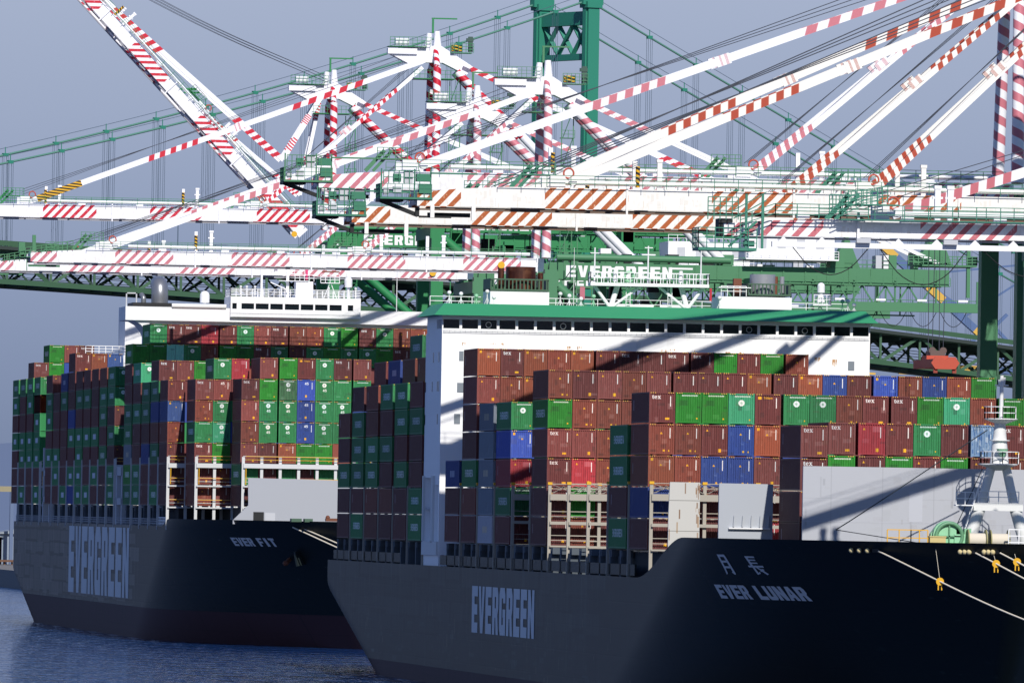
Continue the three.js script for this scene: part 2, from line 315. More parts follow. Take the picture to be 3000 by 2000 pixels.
// --- accommodation block
{
  const wallTex = canvasTex(1024, 512, (g, w, h) => {
    g.fillStyle = '#f4f4f3'; g.fillRect(0, 0, w, h); specks(g, w, h, 300, ['#e6e4df', '#ffffff', '#dcdcda'], 2, 18, .25);
    const st = (x, y, n, l) => { for (let i = 0; i < n; i++) { g.globalAlpha = .5 + rnd() * .45; g.fillStyle = pick(['#a5662a', '#8a5424', '#c08a4e']); const q = x + (rnd() - .5) * 12; g.fillRect(q, y, .6 + rnd() * 1.6, l * .45 * (.2 + rnd())); } g.globalAlpha = 1; };
    const fx = (X) => (X - 133.8) / 47.4 * w, fy = (Y) => (42 - Y) / 28 * h;
    for (const [X, Y, n, l] of [[136.3, 38.2, 4, 12], [139.4, 38.2, 4, 8], [140.4, 38.2, 5, 11], [147.8, 38.0, 9, 26], [149, 38, 6, 16], [158.3, 37.8, 5, 12], [159.2, 37.9, 6, 10], [161.5, 37.8, 4, 8], [165.4, 37.7, 12, 16], [166.9, 37.7, 8, 12], [168.5, 37.5, 5, 8], [170.2, 37.4, 9, 14], [171.8, 37.4, 7, 12], [173.4, 37.3, 3, 8], [175.3, 37.3, 9, 16], [177.2, 37.1, 14, 26]]) st(fx(X), fy(Y), n, l);
  });
  const wall = std('#ffffff', 0.5, 0, { map: wallTex });
  const yw0 = 39.72, yw1 = 40.72; // window band
  const f = mergeGeometries([bx(135.2, 181.2, 13.5, 39.3, -1145, -1130), bx(133.8, 135.2, 23.4, 39.3, -1145, -1130), bx(133.8, 135.2, 13.5, 16.4, -1145, -1130), bx(133.8, 135.2, 16.4, 23.4, -1145, -1143.6), bx(133.8, 135.2, 16.4, 23.4, -1136, -1134.2), bx(133.8, 135.2, 22.6, 23.4, -1134.2, -1131), bx(133.8, 135.2, 16.4, 23.4, -1131, -1130)]); const uv = f.attributes.uv, po = f.attributes.position; for (let i = 0; i < uv.count; i++) uv.setXY(i, (po.getX(i) - 133.8) / 47.4, 1 - (42 - po.getY(i)) / 28);
  const acc = PA('accommodation_block', f, wall);
  const wh = [bx(133.8, 181.2, 39.3, yw0, -1144, -1130.05), bx(133.8, 181.2, yw1, 41.25, -1144, -1130.05)];
  const N = 23, pitch = 47.4 / N;
  for (let i = 0; i <= N; i++) wh.push(bx(Math.max(133.8, 133.8 + i * pitch - .14), Math.min(181.2, 133.8 + i * pitch + .14), yw0, yw1, -1130.5, -1130.05));
  wh.push(bx(133.8, 181.2, yw0, yw1, -1144, -1135));
  const whm = PA('wheelhouse', wh, wall);
  for (let i = 0; i < N; i++) PA('window_pane', bx(133.8 + i * pitch + .13, 133.8 + (i + 1) * pitch - .13, yw0, yw1, -1130.42, -1130.36), M.glass, whm);
  for (const i of [2, 6, 16, 19]) PA('window_wiper', torus(.3, .035, 133.8 + (i + .5) * pitch, 40.2, -1130.33), M.off, whm);
  PA('window_rail', [bx(133.9, 181.1, 39.5, 39.55, -1129.9, -1129.86), bx(133.9, 181.1, 39.28, 39.32, -1129.9, -1129.86), ...Array.from({ length: 80 }, (_, i) => bx(134 + i * .59, 134.03 + i * .59, 39.28, 39.55, -1129.92, -1129.87))], M.grey, whm);
  // sloped visor: bottom edge forward and outward
  const v = []; const T = [[134.2, -1131.6], [180.9, -1131.6], [180.9, -1144], [134.2, -1144]], Bm = [[132.75, -1128.7], [181.9, -1128.7], [181.9, -1145.5], [132.75, -1145.5]];
  for (let i = 0; i < 4; i++) { const j = (i + 1) % 4; v.push(T[i][0], 42.5, T[i][1], Bm[i][0], 41.15, Bm[i][1], Bm[j][0], 41.15, Bm[j][1], T[i][0], 42.5, T[i][1], Bm[j][0], 41.15, Bm[j][1], T[j][0], 42.5, T[j][1]); }
  for (const [y, q] of [[42.5, T], [41.15, Bm]]) v.push(q[0][0], y, q[0][1], q[1][0], y, q[1][1], q[2][0], y, q[2][1], q[0][0], y, q[0][1], q[2][0], y, q[2][1], q[3][0], y, q[3][1]);
  const vg = new THREE.BufferGeometry(); vg.setAttribute('position', new THREE.Float32BufferAttribute(v, 3)); vg.computeVertexNormals();
  PA('visor', ni(vg), std('#378f60', 0.5, 0, { key: 'v' }));
  for (const [x0, x1, y0, y1] of [[135.72, 136.2, 36.2, 37.25], [135.55, 136.4, 32.75, 33.8], [135.27, 135.95, 29.3, 30.4], [178.8, 179.5, 35.95, 36.95]]) { const w = PA('window', bx(x0, x1, y0, y1, -1129.998, -1129.95), std('#7d858c', .3), acc); }
  for (const [y, ds] of [[36.6, [-1137.5, -1132.4]], [33.4, [-1144.4, -1138.3, -1133.5, -1132.2]], [29.8, [-1144.6, -1133]]]) for (const z of ds) PA('window', bx(133.76, 133.79, y - .55, y + .55, z - .2, z + .2), M.glass, acc);
  // stair recess on the ship's side
  PA('recess_pipe', [tube(V(134.4, 16.4, -1141), V(134.4, 23.3, -1141), .16, .16, 8)], M.grey, acc); PA('recess_ladder', [bx(134.8, 134.9, 16.4, 23, -1138.6, -1138.5), bx(134.8, 134.9, 16.4, 23, -1137.6, -1137.5), ...Array.from({ length: 16 }, (_, i) => bx(134.8, 134.9, 16.6 + i * .4, 16.66 + i * .4, -1138.6, -1137.5))], M.grey, acc); PA('recess_landing', [bx(133.9, 135.2, 19.9, 20.1, -1143.5, -1136.1)], M.grey, acc);
  PA('side_frame', [bx(133.55, 133.8, 16.3, 23.6, -1144.2, -1143.5), bx(133.55, 133.8, 16.3, 23.6, -1136, -1134.3), bx(133.55, 133.8, 14.9, 16.4, -1144.2, -1130.2)], M.off, acc);
  PA('railing', rail([V(134, 42.5, -1131.8), V(180.8, 42.5, -1131.8)].map((q) => q.setZ(-1143.5)), 1.0, 2.4), M.white, acc);
  // funnel casings
  const c1 = PA('funnel_casing', [bx(139.9, 146.45, 42, 44.05, -1143.5, -1137)], M.white);
  const fence = (x0, x1) => { const o = [bx(x0, x1, 44.1, 44.3, -1143.6, -1136.9), bx(x0, x1, 45.3, 45.45, -1137.05, -1136.9), bx(x0, x0 + .12, 44.2, 45.45, -1143.5, -1137), bx(x1 - .12, x1, 44.2, 45.45, -1143.5, -1137)]; for (let x = x0 + .3; x < x1; x += .42) o.push(bx(x, x + .14, 44.3, 45.3, -1137.03, -1136.93)); return o; };
  PA('casing_fence', fence(139.9, 146.4), M.fence, c1);
  const stk = std('#8a6149', .5, .25, { map: canvasTex(128, 64, (g, w, h) => { g.fillStyle = '#9a7a66'; g.fillRect(0, 0, w, h); specks(g, w, h, 260, ['#5a2f1c', '#c9b7a8', '#7a452b'], 2, 14, .4); }) });
  PA('exhaust_stack', [cyl(1.65, 1.65, 3, 143.5, 45.3, -1139, 26), cyl(.35, .35, 3, 141.2, 45.1, -1138.2, 12), cyl(.3, .3, 2.6, 145.7, 44.9, -1139, 10)], stk, c1);
  const c2 = PA('funnel_casing', [bx(165.5, 173.5, 42, 43.95, -1143.5, -1137)], M.white);
  PA('casing_fence', fence(168.6, 173.4), M.fence, c2);
  PA('exhaust_stack', [cyl(1.42, 1.42, 3, 170.5, 45, -1139, 26), cyl(.26, .26, 3, 172.6, 44.8, -1138.5, 10)], std('#a4a6ab', .35, .4), c2);
  PA('uptake_pipe', [bx(167.3, 168.2, 44, 46, -1140, -1139.2)], M.rust, c2); PA('uptake_pipe', [cyl(.22, .22, 2.6, 172.0, 45, -1139, 10)], M.rust, c2);
  PA('casing_platform', rail([V(165.6, 44, -1137), V(168.4, 44, -1137)], 1.1, .7).concat([bx(165.3, 168.9, 44.9, 45, -1138.5, -1136.8)]), M.white, c2);
  // radar mast
  const rm = PA('radar_mast', [tube(V(153.2, 42.5, -1137), V(151.4, 44.9, -1137), .2), tube(V(153.3, 42.5, -1137), V(154.1, 44.9, -1137.5), .3), tube(V(153.4, 42.5, -1137), V(156.6, 44.9, -1137), .16), tube(V(161.7, 42.5, -1137), V(158.6, 44.9, -1137), .16), tube(V(161.8, 42.5, -1137), V(161.2, 44.9, -1137.5), .3), tube(V(161.9, 42.5, -1137), V(163.6, 44.9, -1137), .2), bx(150.9, 164.1, 44.85, 45.2, -1138.2, -1136), bx(153.6, 158.1, 42.55, 42.85, -1137.3, -1137), bx(158.8, 161.7, 42.55, 42.85, -1137.3, -1137)], M.white);
  PA('railing', rail([V(150.9, 45.2, -1136), V(164.1, 45.2, -1136), V(164.1, 45.2, -1138), V(150.9, 45.2, -1138), V(150.9, 45.2, -1136)], 1.15, .75, .05), M.white, rm);
  PA('radar_post', [cyl(.1, .08, 3.9, 151.4, 47.1, -1136.6, 8), bx(150.9, 151.9, 48.4, 48.5, -1136.7, -1136.5)], M.white, rm); PA('radar_post', [cyl(.1, .08, 4.3, 157.4, 47.2, -1137, 8), bx(156.7, 158.2, 48.3, 48.45, -1137.1, -1136.9), bx(157, 157.9, 49.1, 49.2, -1137.1, -1136.9)], M.white, rm); PA('radar_post', [cyl(.09, .07, 4, 163.3, 47.1, -1137, 8)], M.white, rm);
  PA('radar_scanner', [cyl(.28, .2, 1.3, 153.7, 46, -1136.5, 12), bx(152.9, 154.5, 46.65, 46.85, -1136.6, -1136.4)], M.white, rm);
  PA('radar_scanner', [cyl(.28, .2, 1.3, 161, 46, -1136.5, 12), bx(159.7, 162.3, 46.8, 47, -1136.6, -1136.4)], M.white, rm);
  PA('horn', [torus(.5, .16, 155.2, 45.9, -1136.3)], M.mint, rm);
  PA('ladder', [bx(154.95, 155.02, 42.6, 44.8, -1136.9, -1136.8), bx(155.4, 155.47, 42.6, 44.8, -1136.9, -1136.8), ...Array.from({ length: 6 }, (_, i) => bx(154.95, 155.47, 42.8 + i * .35, 42.85 + i * .35, -1136.9, -1136.82)), bx(159.6, 159.67, 42.6, 44.8, -1136.9, -1136.8), bx(160.05, 160.12, 42.6, 44.8, -1136.9, -1136.8), ...Array.from({ length: 6 }, (_, i) => bx(159.6, 160.12, 42.8 + i * .35, 42.85 + i * .35, -1136.9, -1136.82))], M.white, rm);
  PA('ensign', [bx(149.8, 150.35, 43.3, 44.7, -1136.6, -1136.55)], std('#b56a78', .8), rm);
  PA('pennant', [bx(164.25, 164.5, 43.4, 44.8, -1136.6, -1136.55)], M.flagred, rm);
  // satellite dome and lamps on the visor roof
  PA('satellite_dome', [cyl(.42, .42, .7, 176.6, 44.9, -1136, 18), ball(.42, 176.6, 45.25, -1136), cyl(.5, .2, 1.0, 176.6, 44, -1136, 8)], M.white);
  PA('dome_stand', rail([V(175.7, 43.2, -1135.2), V(177.6, 43.2, -1135.2), V(177.6, 43.2, -1136.8)], 1.1, .5).concat([bar(V(175.8, 42.4, -1136), V(177, 43.3, -1136), .1, .1), bar(V(177.3, 42.4, -1136), V(176, 43.3, -1136), .1, .1), bx(175.6, 177.7, 43.1, 43.25, -1137, -1135.1)]), M.white);
  for (const [x, h, m] of [[135, 1.3, M.white], [136.3, 1.2, M.white], [138, 1.0, M.mint], [139.2, 1.5, M.off], [139.95, .9, M.white], [147.3, 1.4, M.off], [148.3, 1.2, M.white], [149.6, .9, M.white], [151.0, 1.2, M.mint], [165, 1.3, M.off], [178.7, 1.2, M.mint], [179.3, 1.2, M.off], [180, .8, M.white]])
    PA('deck_lamp', [cyl(.08, .06, h, x, 42.4 + h / 2, -1134, 6), ball(.24, x, 42.4 + h, -1134, 10), bar(V(x - .35, 42.4, -1134), V(x, 42.4 + h * .6, -1134), .05, .05), bar(V(x + .35, 42.4, -1134), V(x, 42.4 + h * .6, -1134), .05, .05)], m);
  PA('whip_antenna', [cyl(.05, .03, 6.5, 148.9, 45.7, -1135, 5)], M.off);
}
// --- foremast
{
  const z = -903, fm = PA('foremast', [tube(V(153.5, 16.6, z), V(154.9, 20.9, z), .62, .5), tube(V(159.3, 16.6, z), V(157.9, 20.9, z), .62, .5), bx(154.2, 158.6, 20.5, 21.2, z - .5, z + .5), tube(V(154.9, 20.9, z), V(155.8, 24.4, z), .42, .4), tube(V(157.9, 20.9, z), V(157.1, 24.4, z), .42, .4), cyl(.85, .45, 4, 156.5, 26.5, z, 18), cyl(.2, .16, 4, 156.6, 30.4, z, 10)], M.off);
  PA('mast_platform', [cyl(.3, 1.75, .5, 156.4, 24.3, z, 20), cyl(1.75, 1.75, .1, 156.4, 24.6, z, 20)], M.off, fm); PA('mast_platform', [cyl(.2, 1.5, .5, 156.6, 28.3, z, 20), cyl(1.45, 1.45, .1, 156.6, 28.58, z, 20)], M.off, fm); PA('mast_collar', [cyl(.9, .9, .08, 156.5, 26.7, z, 14)], M.off, fm); PA('mast_lamp', [bx(156.0, 157.2, 31.5, 31.6, z - .1, z + .1), cyl(.1, .16, .5, 156.4, 31.8, z, 8), cyl(.1, .16, .7, 156.8, 31.9, z, 8)], M.off, fm);
  const ring = (r, y) => { const p = []; for (let i = 0; i <= 12; i++) p.push(V(156.5 + r * Math.cos(i * .5236), y, z + r * Math.sin(i * .5236))); return rail(p, 1.05, 1.2, .04); };
  PA('railing', [...ring(1.7, 24.65), ...ring(1.4, 28.6)], M.white, fm);
  PA('fog_horn', [cyl(.18, .55, .7, 156.55, 25.6, z + 1.2, 16).rotateX(0)], M.mint, fm);
  const side = (x, s) => { const o = []; for (let i = 0; i < 2; i++) { const a = V(x + s * i * .0, 17.2, z + .2 + i * .5); o.push(bar(a, V(x + s * 2.2, 24, z + .2 + i * .5), .06, .06)); } for (let k = 0; k < 14; k++) o.push(bx(x + s * 2.2 * k / 14 - .04, x + s * 2.2 * k / 14 + .04, 17.2 + 6.8 * k / 14, 17.26 + 6.8 * k / 14, z + .2, z + .7)); return o; };
  PA('ladder', side(152.9, 1), M.white, fm);
  PA('side_platform', [bx(152.6, 154.2, 20.9, 21, z - .6, z + .6), ...rail([V(152.6, 21, z + .6), V(154.2, 21, z + .6)], 1.1, .8), ...rail([V(154.6, 21.2, z + .5), V(158.2, 21.2, z + .5)], 1.0, .9)], M.white, fm);
  PA('mast_stay', [rope([V(155.4, 27.6, z), V(143.0, 18.9, z - 3), V(142.5, 18.6, z - 3)], .05, 12, 5), rope([V(142.5, 18.6, z - 3), V(149.5, 17.6, z - 2)], .04, 6, 5), rope([V(155, 24.2, z), V(152.8, 19.2, z)], .04, 8, 5)], M.pole, fm);
}
// --- mooring gear
{
  const z = -900;
  for (const [x, w] of [[151.4, 2.2], [160.5, 2.2]]) {
    const o = thing('windlass', x < 155 ? 'pale green anchor windlass with big gear wheel left of the foremast' : 'dark green winch drum behind the white railing by the frame edge', 'winch', [x, 16.6, z], 'winches on the near ship bow');
    const L = local(o); const gw = new THREE.CylinderGeometry(1.25, 1.25, .8, 26); gw.rotateX(Math.PI / 2); gw.translate(x, 18.3, z);
    L('gear_case', [ni(gw), prism([[x - 1.5, 17.2], [x - 1.35, 18.4], [x - .7, 19.3], [x + .3, 19.5], [x + 1.3, 18.6], [x + 1.5, 17.2]], z - 1.1, z - .3), bx(x - 1.2, x - .3, 17, 18.2, z - .2, z + .35)], M.mint); const tr = new THREE.TorusGeometry(1.15, .18, 8, 24); tr.translate(x + .15, 18.2, z + .55); L('gear_wheel', [ni(tr), bx(x - .9, x + 1.2, 18.14, 18.26, z + .45, z + .6), bx(x + .09, x + .21, 17.2, 19.2, z + .45, z + .6)], std('#5f8f6c', .5));
    each(L, 'motor', [bx(x + 1.5, x + 2.1, 17.6, 18.9, z - .3, z + .5), bx(x + .8, x + 1.3, 18.4, 18.9, z - .3, z + .4)], std('#7fb48d', .55)); L('bed', [bx(x - 1.3, x + 2.2, 16.6, 17.6, z - .8, z + .9), bx(x + .6, x + 2.3, 17.6, 18.4, z - .6, z + .6)], M.mint);
  }
  for (const x of [153.9, 155.9]) {
    const o = thing('mooring_reel', x < 155 ? 'mooring reel wound with pale rope beside the green windlass' : 'mooring reel wound with pale rope under the foremast leg', 'reel', [x, 16.6, z + 1], 'rope reels on the bow'); const L = local(o);
    const d = new THREE.CylinderGeometry(.62, .62, 1.5, 20); d.rotateZ(Math.PI / 2); d.translate(x, 17.9, z + 1); L('rope_coil', ni(d), M.rope);
    for (const s of [-1, 1]) { const q = new THREE.CylinderGeometry(.95, .95, .1, 22); q.rotateZ(Math.PI / 2); q.translate(x + s * .8, 17.9, z + 1); L('flange', ni(q), std('#8f8a5c', .6)); }
    L('stand', [bx(x - 1, x + 1, 16.6, 17.1, z + .6, z + 1.4)], M.mint);
  }
  const yr = thing('yellow_railing', 'yellow safety railing on the bow deck left of the green windlass', 'railing', [148, 16.6, -901]); const L = local(yr);
  L('bars', rail([V(146.3, 16.6, -901), V(148.4, 16.6, -901), V(149.9, 16.6, -901)], 2.1, .95, .055, 3), M.yellow);
  const bxm = thing('deck_box', 'small tan deck box beside the windlass', 'box', [150.2, 16.6, -899]); local(bxm)('body', [bx(149.7, 151.1, 16.6, 18.1, -899.5, -898.6), bx(149.65, 151.15, 18.1, 18.2, -899.55, -898.55)], std('#c8b57a', .7));
  PA('bow_railing', rail([V(156.4, 17.2, -897), V(160, 17.2, -897)], 1.7, .8, .06, 3), M.white);
}
// ================================================================ far ship
const XB = 133.1, YB = 20.0, TB = 2.93;
const ZF = (k) => -1448.7 + 14.3 * (k - 5);            // bays forward of the bridge
const ZG = (k) => -1534.3 + 14.35 * (k - 9);           // bays between bridge and funnel
const ZE = (k) => -1673.4 + 15.1 * (k - 3);            // bays aft of the funnel
const hB = hullShape({ Xc: 157.3, B: 24.2, zS: -1724, zs0: -1502, zs1: -1447, ze0: -1404, ze1: -1388, yB: 18, pw: 2.1, ys: 9.8 });
const ytB = (z) => lerp(17.1, 18.15, sm((z + 1456) / 12));
const shipB = thing('container_ship', 'far container ship with long white bridge wing, brown underwater paint and grey breakwater', 'ship', [157.3, WL, -1560], 'container ships at the quay');
const PB = local(shipB);
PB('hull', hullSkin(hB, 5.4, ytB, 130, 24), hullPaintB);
PB('hull_bottom', hullSkin(hB, -9, () => 5.4, 130, 16), bottomPaint);
PB('deck', [bx(134, 180.6, 15.9, 16.3, -1722, -1450), bx(143, 172, 15.9, 16.6, -1450, -1412)], std('#39423f', 0.85));
each(PB, 'hatch_coaming', [bx(134.9, 180, 16.3, 19.8, -1718, -1668), bx(134.9, 180, 16.3, 19.8, -1650, -1534), bx(134.9, 180, 16.3, 19.8, -1518, -1449), bx(141, 174, 16.3, 19.8, -1449, -1420)], std('#23292e', 0.8));
for (const g of letters('EVERGREEN', (s, t) => V(133.06, lerp(6.45, 16.68, t), lerp(-1611.8, -1506, s)), 0.18)) PB('hull_letter', g, letterPaintB);
{
  const o = []; for (let z = -1716; z < -1452; z += 7.2) { if ((z > -1668 && z < -1650) || (z > -1534 && z < -1518)) continue; o.push(bx(133.3, 134.2, 16.6, 19.9, z - .3, z + .3), bx(133.3, 134.9, 19.2, 19.95, z - .9, z + .9)); }
  PB('pedestals', o, std('#4b545c', 0.7)).userData.kind = 'stuff';
  PB('deck_railing', rail([V(133.3, 17.1, -1722), V(133.3, 17.1, -1462)], 1.0, 1.6, .04, 3), M.grey);
  PB('gangway_railing', rail([V(133.3, 17.0, -1462), V(133.3, 17.0, -1449)], 1.3, 1.6, .09, 3), M.white);
}
const steelB = std('#c6c7c6', 0.55);
const lashB = (z, x0, x1) => { const b = PB('lashing_bridge', lashGeo(x0, x1, z, 16.6, [{ y: 19.85, h: .2 }, { y: 22.85, h: .2 }, { y: 25.9, h: .62 }], 2.53, 0.2), steelB); PB('hand_rail', [bx(x0 + .3, x1, 26.85, 26.93, z + .43, z + .5), bx(x0 + .3, x1, 26.4, 26.46, z + .43, z + .49), bx(x0 + .3, x1, 23.8, 23.88, z + .43, z + .5), bx(x0 + .3, x1, 20.8, 20.88, z + .43, z + .5), bx(x0 + .3, x0 + .4, 23, 25.2, z + .4, z + .5)], M.yellow, b); return b; };
for (let k = 1; k <= 5; k++) lashB(ZF(k) + 1.05, 133.2, 181);
lashB(ZF(6) + 1.05, 135.8, 179); lashB(ZF(7) + 1.05, 140.9, 174);
for (let k = 1; k <= 8; k++) PB('lashing_bridge', lashGeo(133.2, 136, ZG(k) + 1.05, 16.6, [{ y: 19.85, h: .2 }, { y: 22.85, h: .2 }, { y: 25.9, h: .62 }], 2.53, 0.2), steelB);
for (let k = 0; k < 3; k++) PB('lashing_bridge', lashGeo(133.2, 136, ZE(k) + 1.4, 16.6, [{ y: 19.85, h: .2 }, { y: 22.85, h: .2 }, { y: 25.9, h: .62 }], 2.53, 0.2), steelB);
lashB(ZE(3) + 1.4, 133.2, 181); lashB(ZG(9) + 1.2, 133.2, 181);
PB('side_tower', [bx(133.25, 134.4, 16.8, 29, -1667.5, -1666), bx(133.25, 134.4, 16.8, 29, -1655, -1653.6), bx(133.25, 134.4, 24.5, 25.4, -1667, -1654), bx(133.25, 134.4, 20.3, 21.2, -1667, -1654)], M.grey);
PB('side_tower', [bx(133.25, 134.4, 16.8, 25.5, -1532, -1530.4), bx(133.25, 134.4, 16.8, 25.5, -1523, -1521.5), bx(133.25, 134.4, 24.3, 25.6, -1531, -1522), bx(133.25, 134.4, 20, 21, -1531, -1522)], M.grey);
{
  const b = PB('breakwater', [prism([[139.3, 18.1], [141.4, 20.2], [141.3, 23.95], [153.6, 23.8], [153.9, 23.8], [153.9, 17.6], [139.3, 17.6]], -1416.4, -1416), bx(153.9, 175, 17.6, 23.8, -1416.4, -1416)], std('#a0a3a9', .55));
  PB('doorway', [bx(142.1, 143.55, 17.9, 19.3, -1415.998, -1415.97)], M.black, b);
  PB('door', [bx(143.7, 145.1, 17.9, 19.2, -1415.998, -1415.96)], M.grey, b);
  PB('bow_fitting', [bx(145.8, 147.2, 18.05, 18.5, -1403, -1401), bx(147.5, 148.6, 18.05, 18.5, -1402, -1400)], M.fence, b);
  PB('chain_gear', [bx(150.7, 153.4, 18.2, 18.6, -1404, -1403), ball(.3, 151, 18.7, -1403.5, 8), rope([V(152.3, 18.3, -1403), V(153.2, 18.9, -1403), V(153.9, 19.2, -1403)], .16, 8, 6)], M.rust, b);
}
{ // bridge house
  const wallB = std('#ececec', 0.5, 0, { map: canvasTex(256, 128, (g, w, h) => { g.fillStyle = '#fbfbfb'; g.fillRect(0, 0, w, h); specks(g, w, h, 200, ['#efefee', '#ffffff', '#e4e4e2'], 2, 16, .25); }) });
  const acc = PB('accommodation_block', [bx(136.8, 178, 16, 47.1, -1533, -1521)], wallB);
  PB('wing_deck', [bx(133.2, 181.5, 47.1, 49.1, -1531, -1520)], wallB);
  PB('wing_bracket', [prism([[136.8, 43.6], [136.7, 44.6], [136.3, 45.6], [135.5, 46.5], [134.6, 47], [133.2, 47.1], [136.8, 47.1]], -1531, -1520.5)], wallB);
  const y0 = 49.02, y1 = 49.86; const xs = [148.7, 149.75, 151.5, 151.8, 153.5]; const w = [bx(148.6, 167.8, 47.8, y0, -1529, -1519.4), bx(148.6, 167.8, y1, 50.85, -1529, -1519.4), bx(148.6, 167.8, y0, y1, -1529, -1521)];
  const cuts = [[148.85, 149.5], [150.2, 152.05], [152.3, 154.2], [154.45, 156.3], [156.6, 158.7], [158.95, 160.8], [161.05, 162.9], [163.2, 165], [165.9, 166.7]]; let p = 148.6;
  for (const [a, b] of cuts) { w.push(bx(p, a, y0, y1, -1520, -1519.4)); p = b; } w.push(bx(p, 167.8, y0, y1, -1520, -1519.4));
  const wh = PB('wheelhouse', w, wallB);
  for (const [a, b] of cuts) PB('window_pane', bx(a, b, y0, y1, -1519.75, -1519.7), M.glass, wh);
  PB('window_rail', [bx(148.7, 167.6, 48.4, 48.44, -1519.3, -1519.27), bx(148.7, 167.6, 47.9, 47.94, -1519.3, -1519.27)], M.grey, wh);
  PB('railing', rail([V(148.6, 50.85, -1519.6), V(167.8, 50.85, -1519.6), V(167.8, 50.85, -1528), V(148.6, 50.85, -1528), V(148.6, 50.85, -1519.6)], 1.15, .8, .05, 3), M.white, wh);
  PB('roof_tank', [cyl(.35, .35, 8, 143.9, 0, 0, 12).rotateZ(Math.PI / 2).translate(144 - 0, 49.3 - 143.9, -1520)], M.off);
  const ms = PB('signal_mast', [bx(158.6, 161.1, 50.85, 53.3, -1526, -1523), bx(157.2, 157.6, 50.85, 57.5, -1524, -1523.7), bx(153.4, 153.7, 50.85, 57, -1524, -1523.7), bx(154, 160, 55.4, 55.55, -1524, -1523.8), bx(155.6, 159.6, 54.3, 54.45, -1524, -1523.8), bx(156, 160.4, 53.3, 53.4, -1524, -1522.8), bar(V(154.8, 53.1, -1523), V(157.4, 52, -1523), .14, .14)], M.white);
  PB('mast_railing', [...rail([V(155.4, 54.45, -1523.8), V(159.9, 54.45, -1523.8)], 1.2, .8, .05, 3), ...rail([V(158.4, 53.3, -1523), V(161.2, 53.3, -1523)], 1, .7), ...rail([V(162.2, 53.2, -1523), V(165, 53.2, -1523)], 1.2, .7, .05, 3), bar(V(162.7, 50.9, -1523), V(163.6, 53.2, -1523), .09, .09), bar(V(164.6, 50.9, -1523), V(163.7, 53.2, -1523), .09, .09), bx(162.2, 165, 53.1, 53.2, -1523.6, -1522.6)], M.white, ms);
  PB('radar_scanner', [bx(162.4, 165, 54.7, 54.9, -1523.2, -1523)], M.rust, ms);
  PB('flag', [bx(160, 160.35, 53.6, 55.3, -1523.5, -1523.45)], M.pink, ms); PB('flag', [bar(V(155.5, 54.9, -1523.4), V(156.3, 56.3, -1523.4), .04, .5)], std('#8d7f92', .8), ms);
  PB('satellite_dome', [cyl(.55, .6, .9, 166.2, 53, -1522, 16), ball(.6, 166.2, 53.5, -1522), cyl(.15, .15, 1.7, 166.2, 51.7, -1522, 8)], M.white);
  for (const x of [150.2, 151.1, 152.3, 156.2, 163.2, 167.2]) PB('roof_fitting', [cyl(.16, .12, 1.3, x, 51.5, -1521, 8), ball(.2, x, 52.3, -1521, 8)], M.off);
  PB('whip_antenna', [cyl(.08, .05, 9, 173.4, 53, -1522, 5)], M.off);
  const ci = PB('funnel_island', [bx(142, 165, 16, 43.9, -1667, -1653), bx(145, 160, 43.9, 51.7, -1667, -1655)], wallB);
  PB('island_railing', rail([V(138.6, 44, -1653.2), V(145, 44, -1653.2)], 1.3, 1, .07, 3).concat([bx(138.4, 142, 43.1, 43.9, -1660, -1653.1)]), M.white, ci);
  const fu = PB('funnel_deck', [bx(146.3, 154.7, 51.7, 52.4, -1666, -1656)], M.black, ci);
  const elb = new THREE.TubeGeometry(new THREE.CatmullRomCurve3([V(151, 52.3, -1661), V(151, 54.1, -1661), V(151, 55.1, -1661.5), V(151, 55.6, -1663.4)]), 20, 1.35, 22);
  PB('exhaust_elbow', [ni(elb)], M.steel, ci);
  const el2 = new THREE.TubeGeometry(new THREE.CatmullRomCurve3([V(148.3, 52.3, -1660), V(148.3, 53.2, -1660), V(148, 53.8, -1660.6)]), 12, .42, 12); PB('exhaust_elbow', [ni(el2)], M.steel, ci);
  PB('funnel_frame', [bx(145.2, 145.4, 51.7, 54, -1657, -1656.8), bx(145.2, 147, 53.8, 54, -1657, -1656.8), bx(146.8, 147, 51.7, 54, -1657, -1656.8)], M.grey, ci);
  PB('satellite_dome', [cyl(.7, .72, 1, 145.2, 50.4, -1524, 18), ball(.72, 145.2, 50.95, -1524), cyl(.2, .2, .9, 145.2, 49.5, -1524, 8)], M.white);
}

// ================================================================ containers
const CL = 12.19, CW = 2.438, CH = 2.896;
const COL = { maroon: '#672a27', brown: '#7e3a29', rust: '#9c4d2f', rose: '#84403a', 'bright green': '#178015', green: '#238044', 'teal green': '#37a071', 'worn green': '#3d7245', navy: '#21408a', 'royal blue': '#3350ae', 'mid blue': '#33538f', red: '#ad2c36', 'light blue': '#7d9dbd', grey: '#7d8691', 'pale grey': '#b2b5bf', 'pale teal': '#7cc7b2' };
const VAR = { // letter: [colour, marking]
  m: ['maroon', 'code'], M: ['maroon', 'tex'], b: ['brown', 'code'], o: ['rust', 'code'], p: ['rose', 'code'], P: ['rose', 'tex'], g: ['bright green', 'top'], G: ['green', 'logo'], h: ['green', 'top'], t: ['teal green', 'logo'], w: ['worn green', 'logo45'],
  n: ['navy', 'code'], r: ['royal blue', 'code'], u: ['mid blue', 'code'], R: ['red', 'code'], x: ['maroon', 'triton'], L: ['light blue', 'worn'], y: ['grey', 'code'], Y: ['pale grey', 'code'], c: ['pale teal', 'door'], q: ['green', 'logo45'], T: ['teal green', 'logo45'], Q: ['navy', '45'], K: ['royal blue', '45'], B: ['rose', '45'],
};
const endMat = {}, shellMat = {}, sideMat = {};
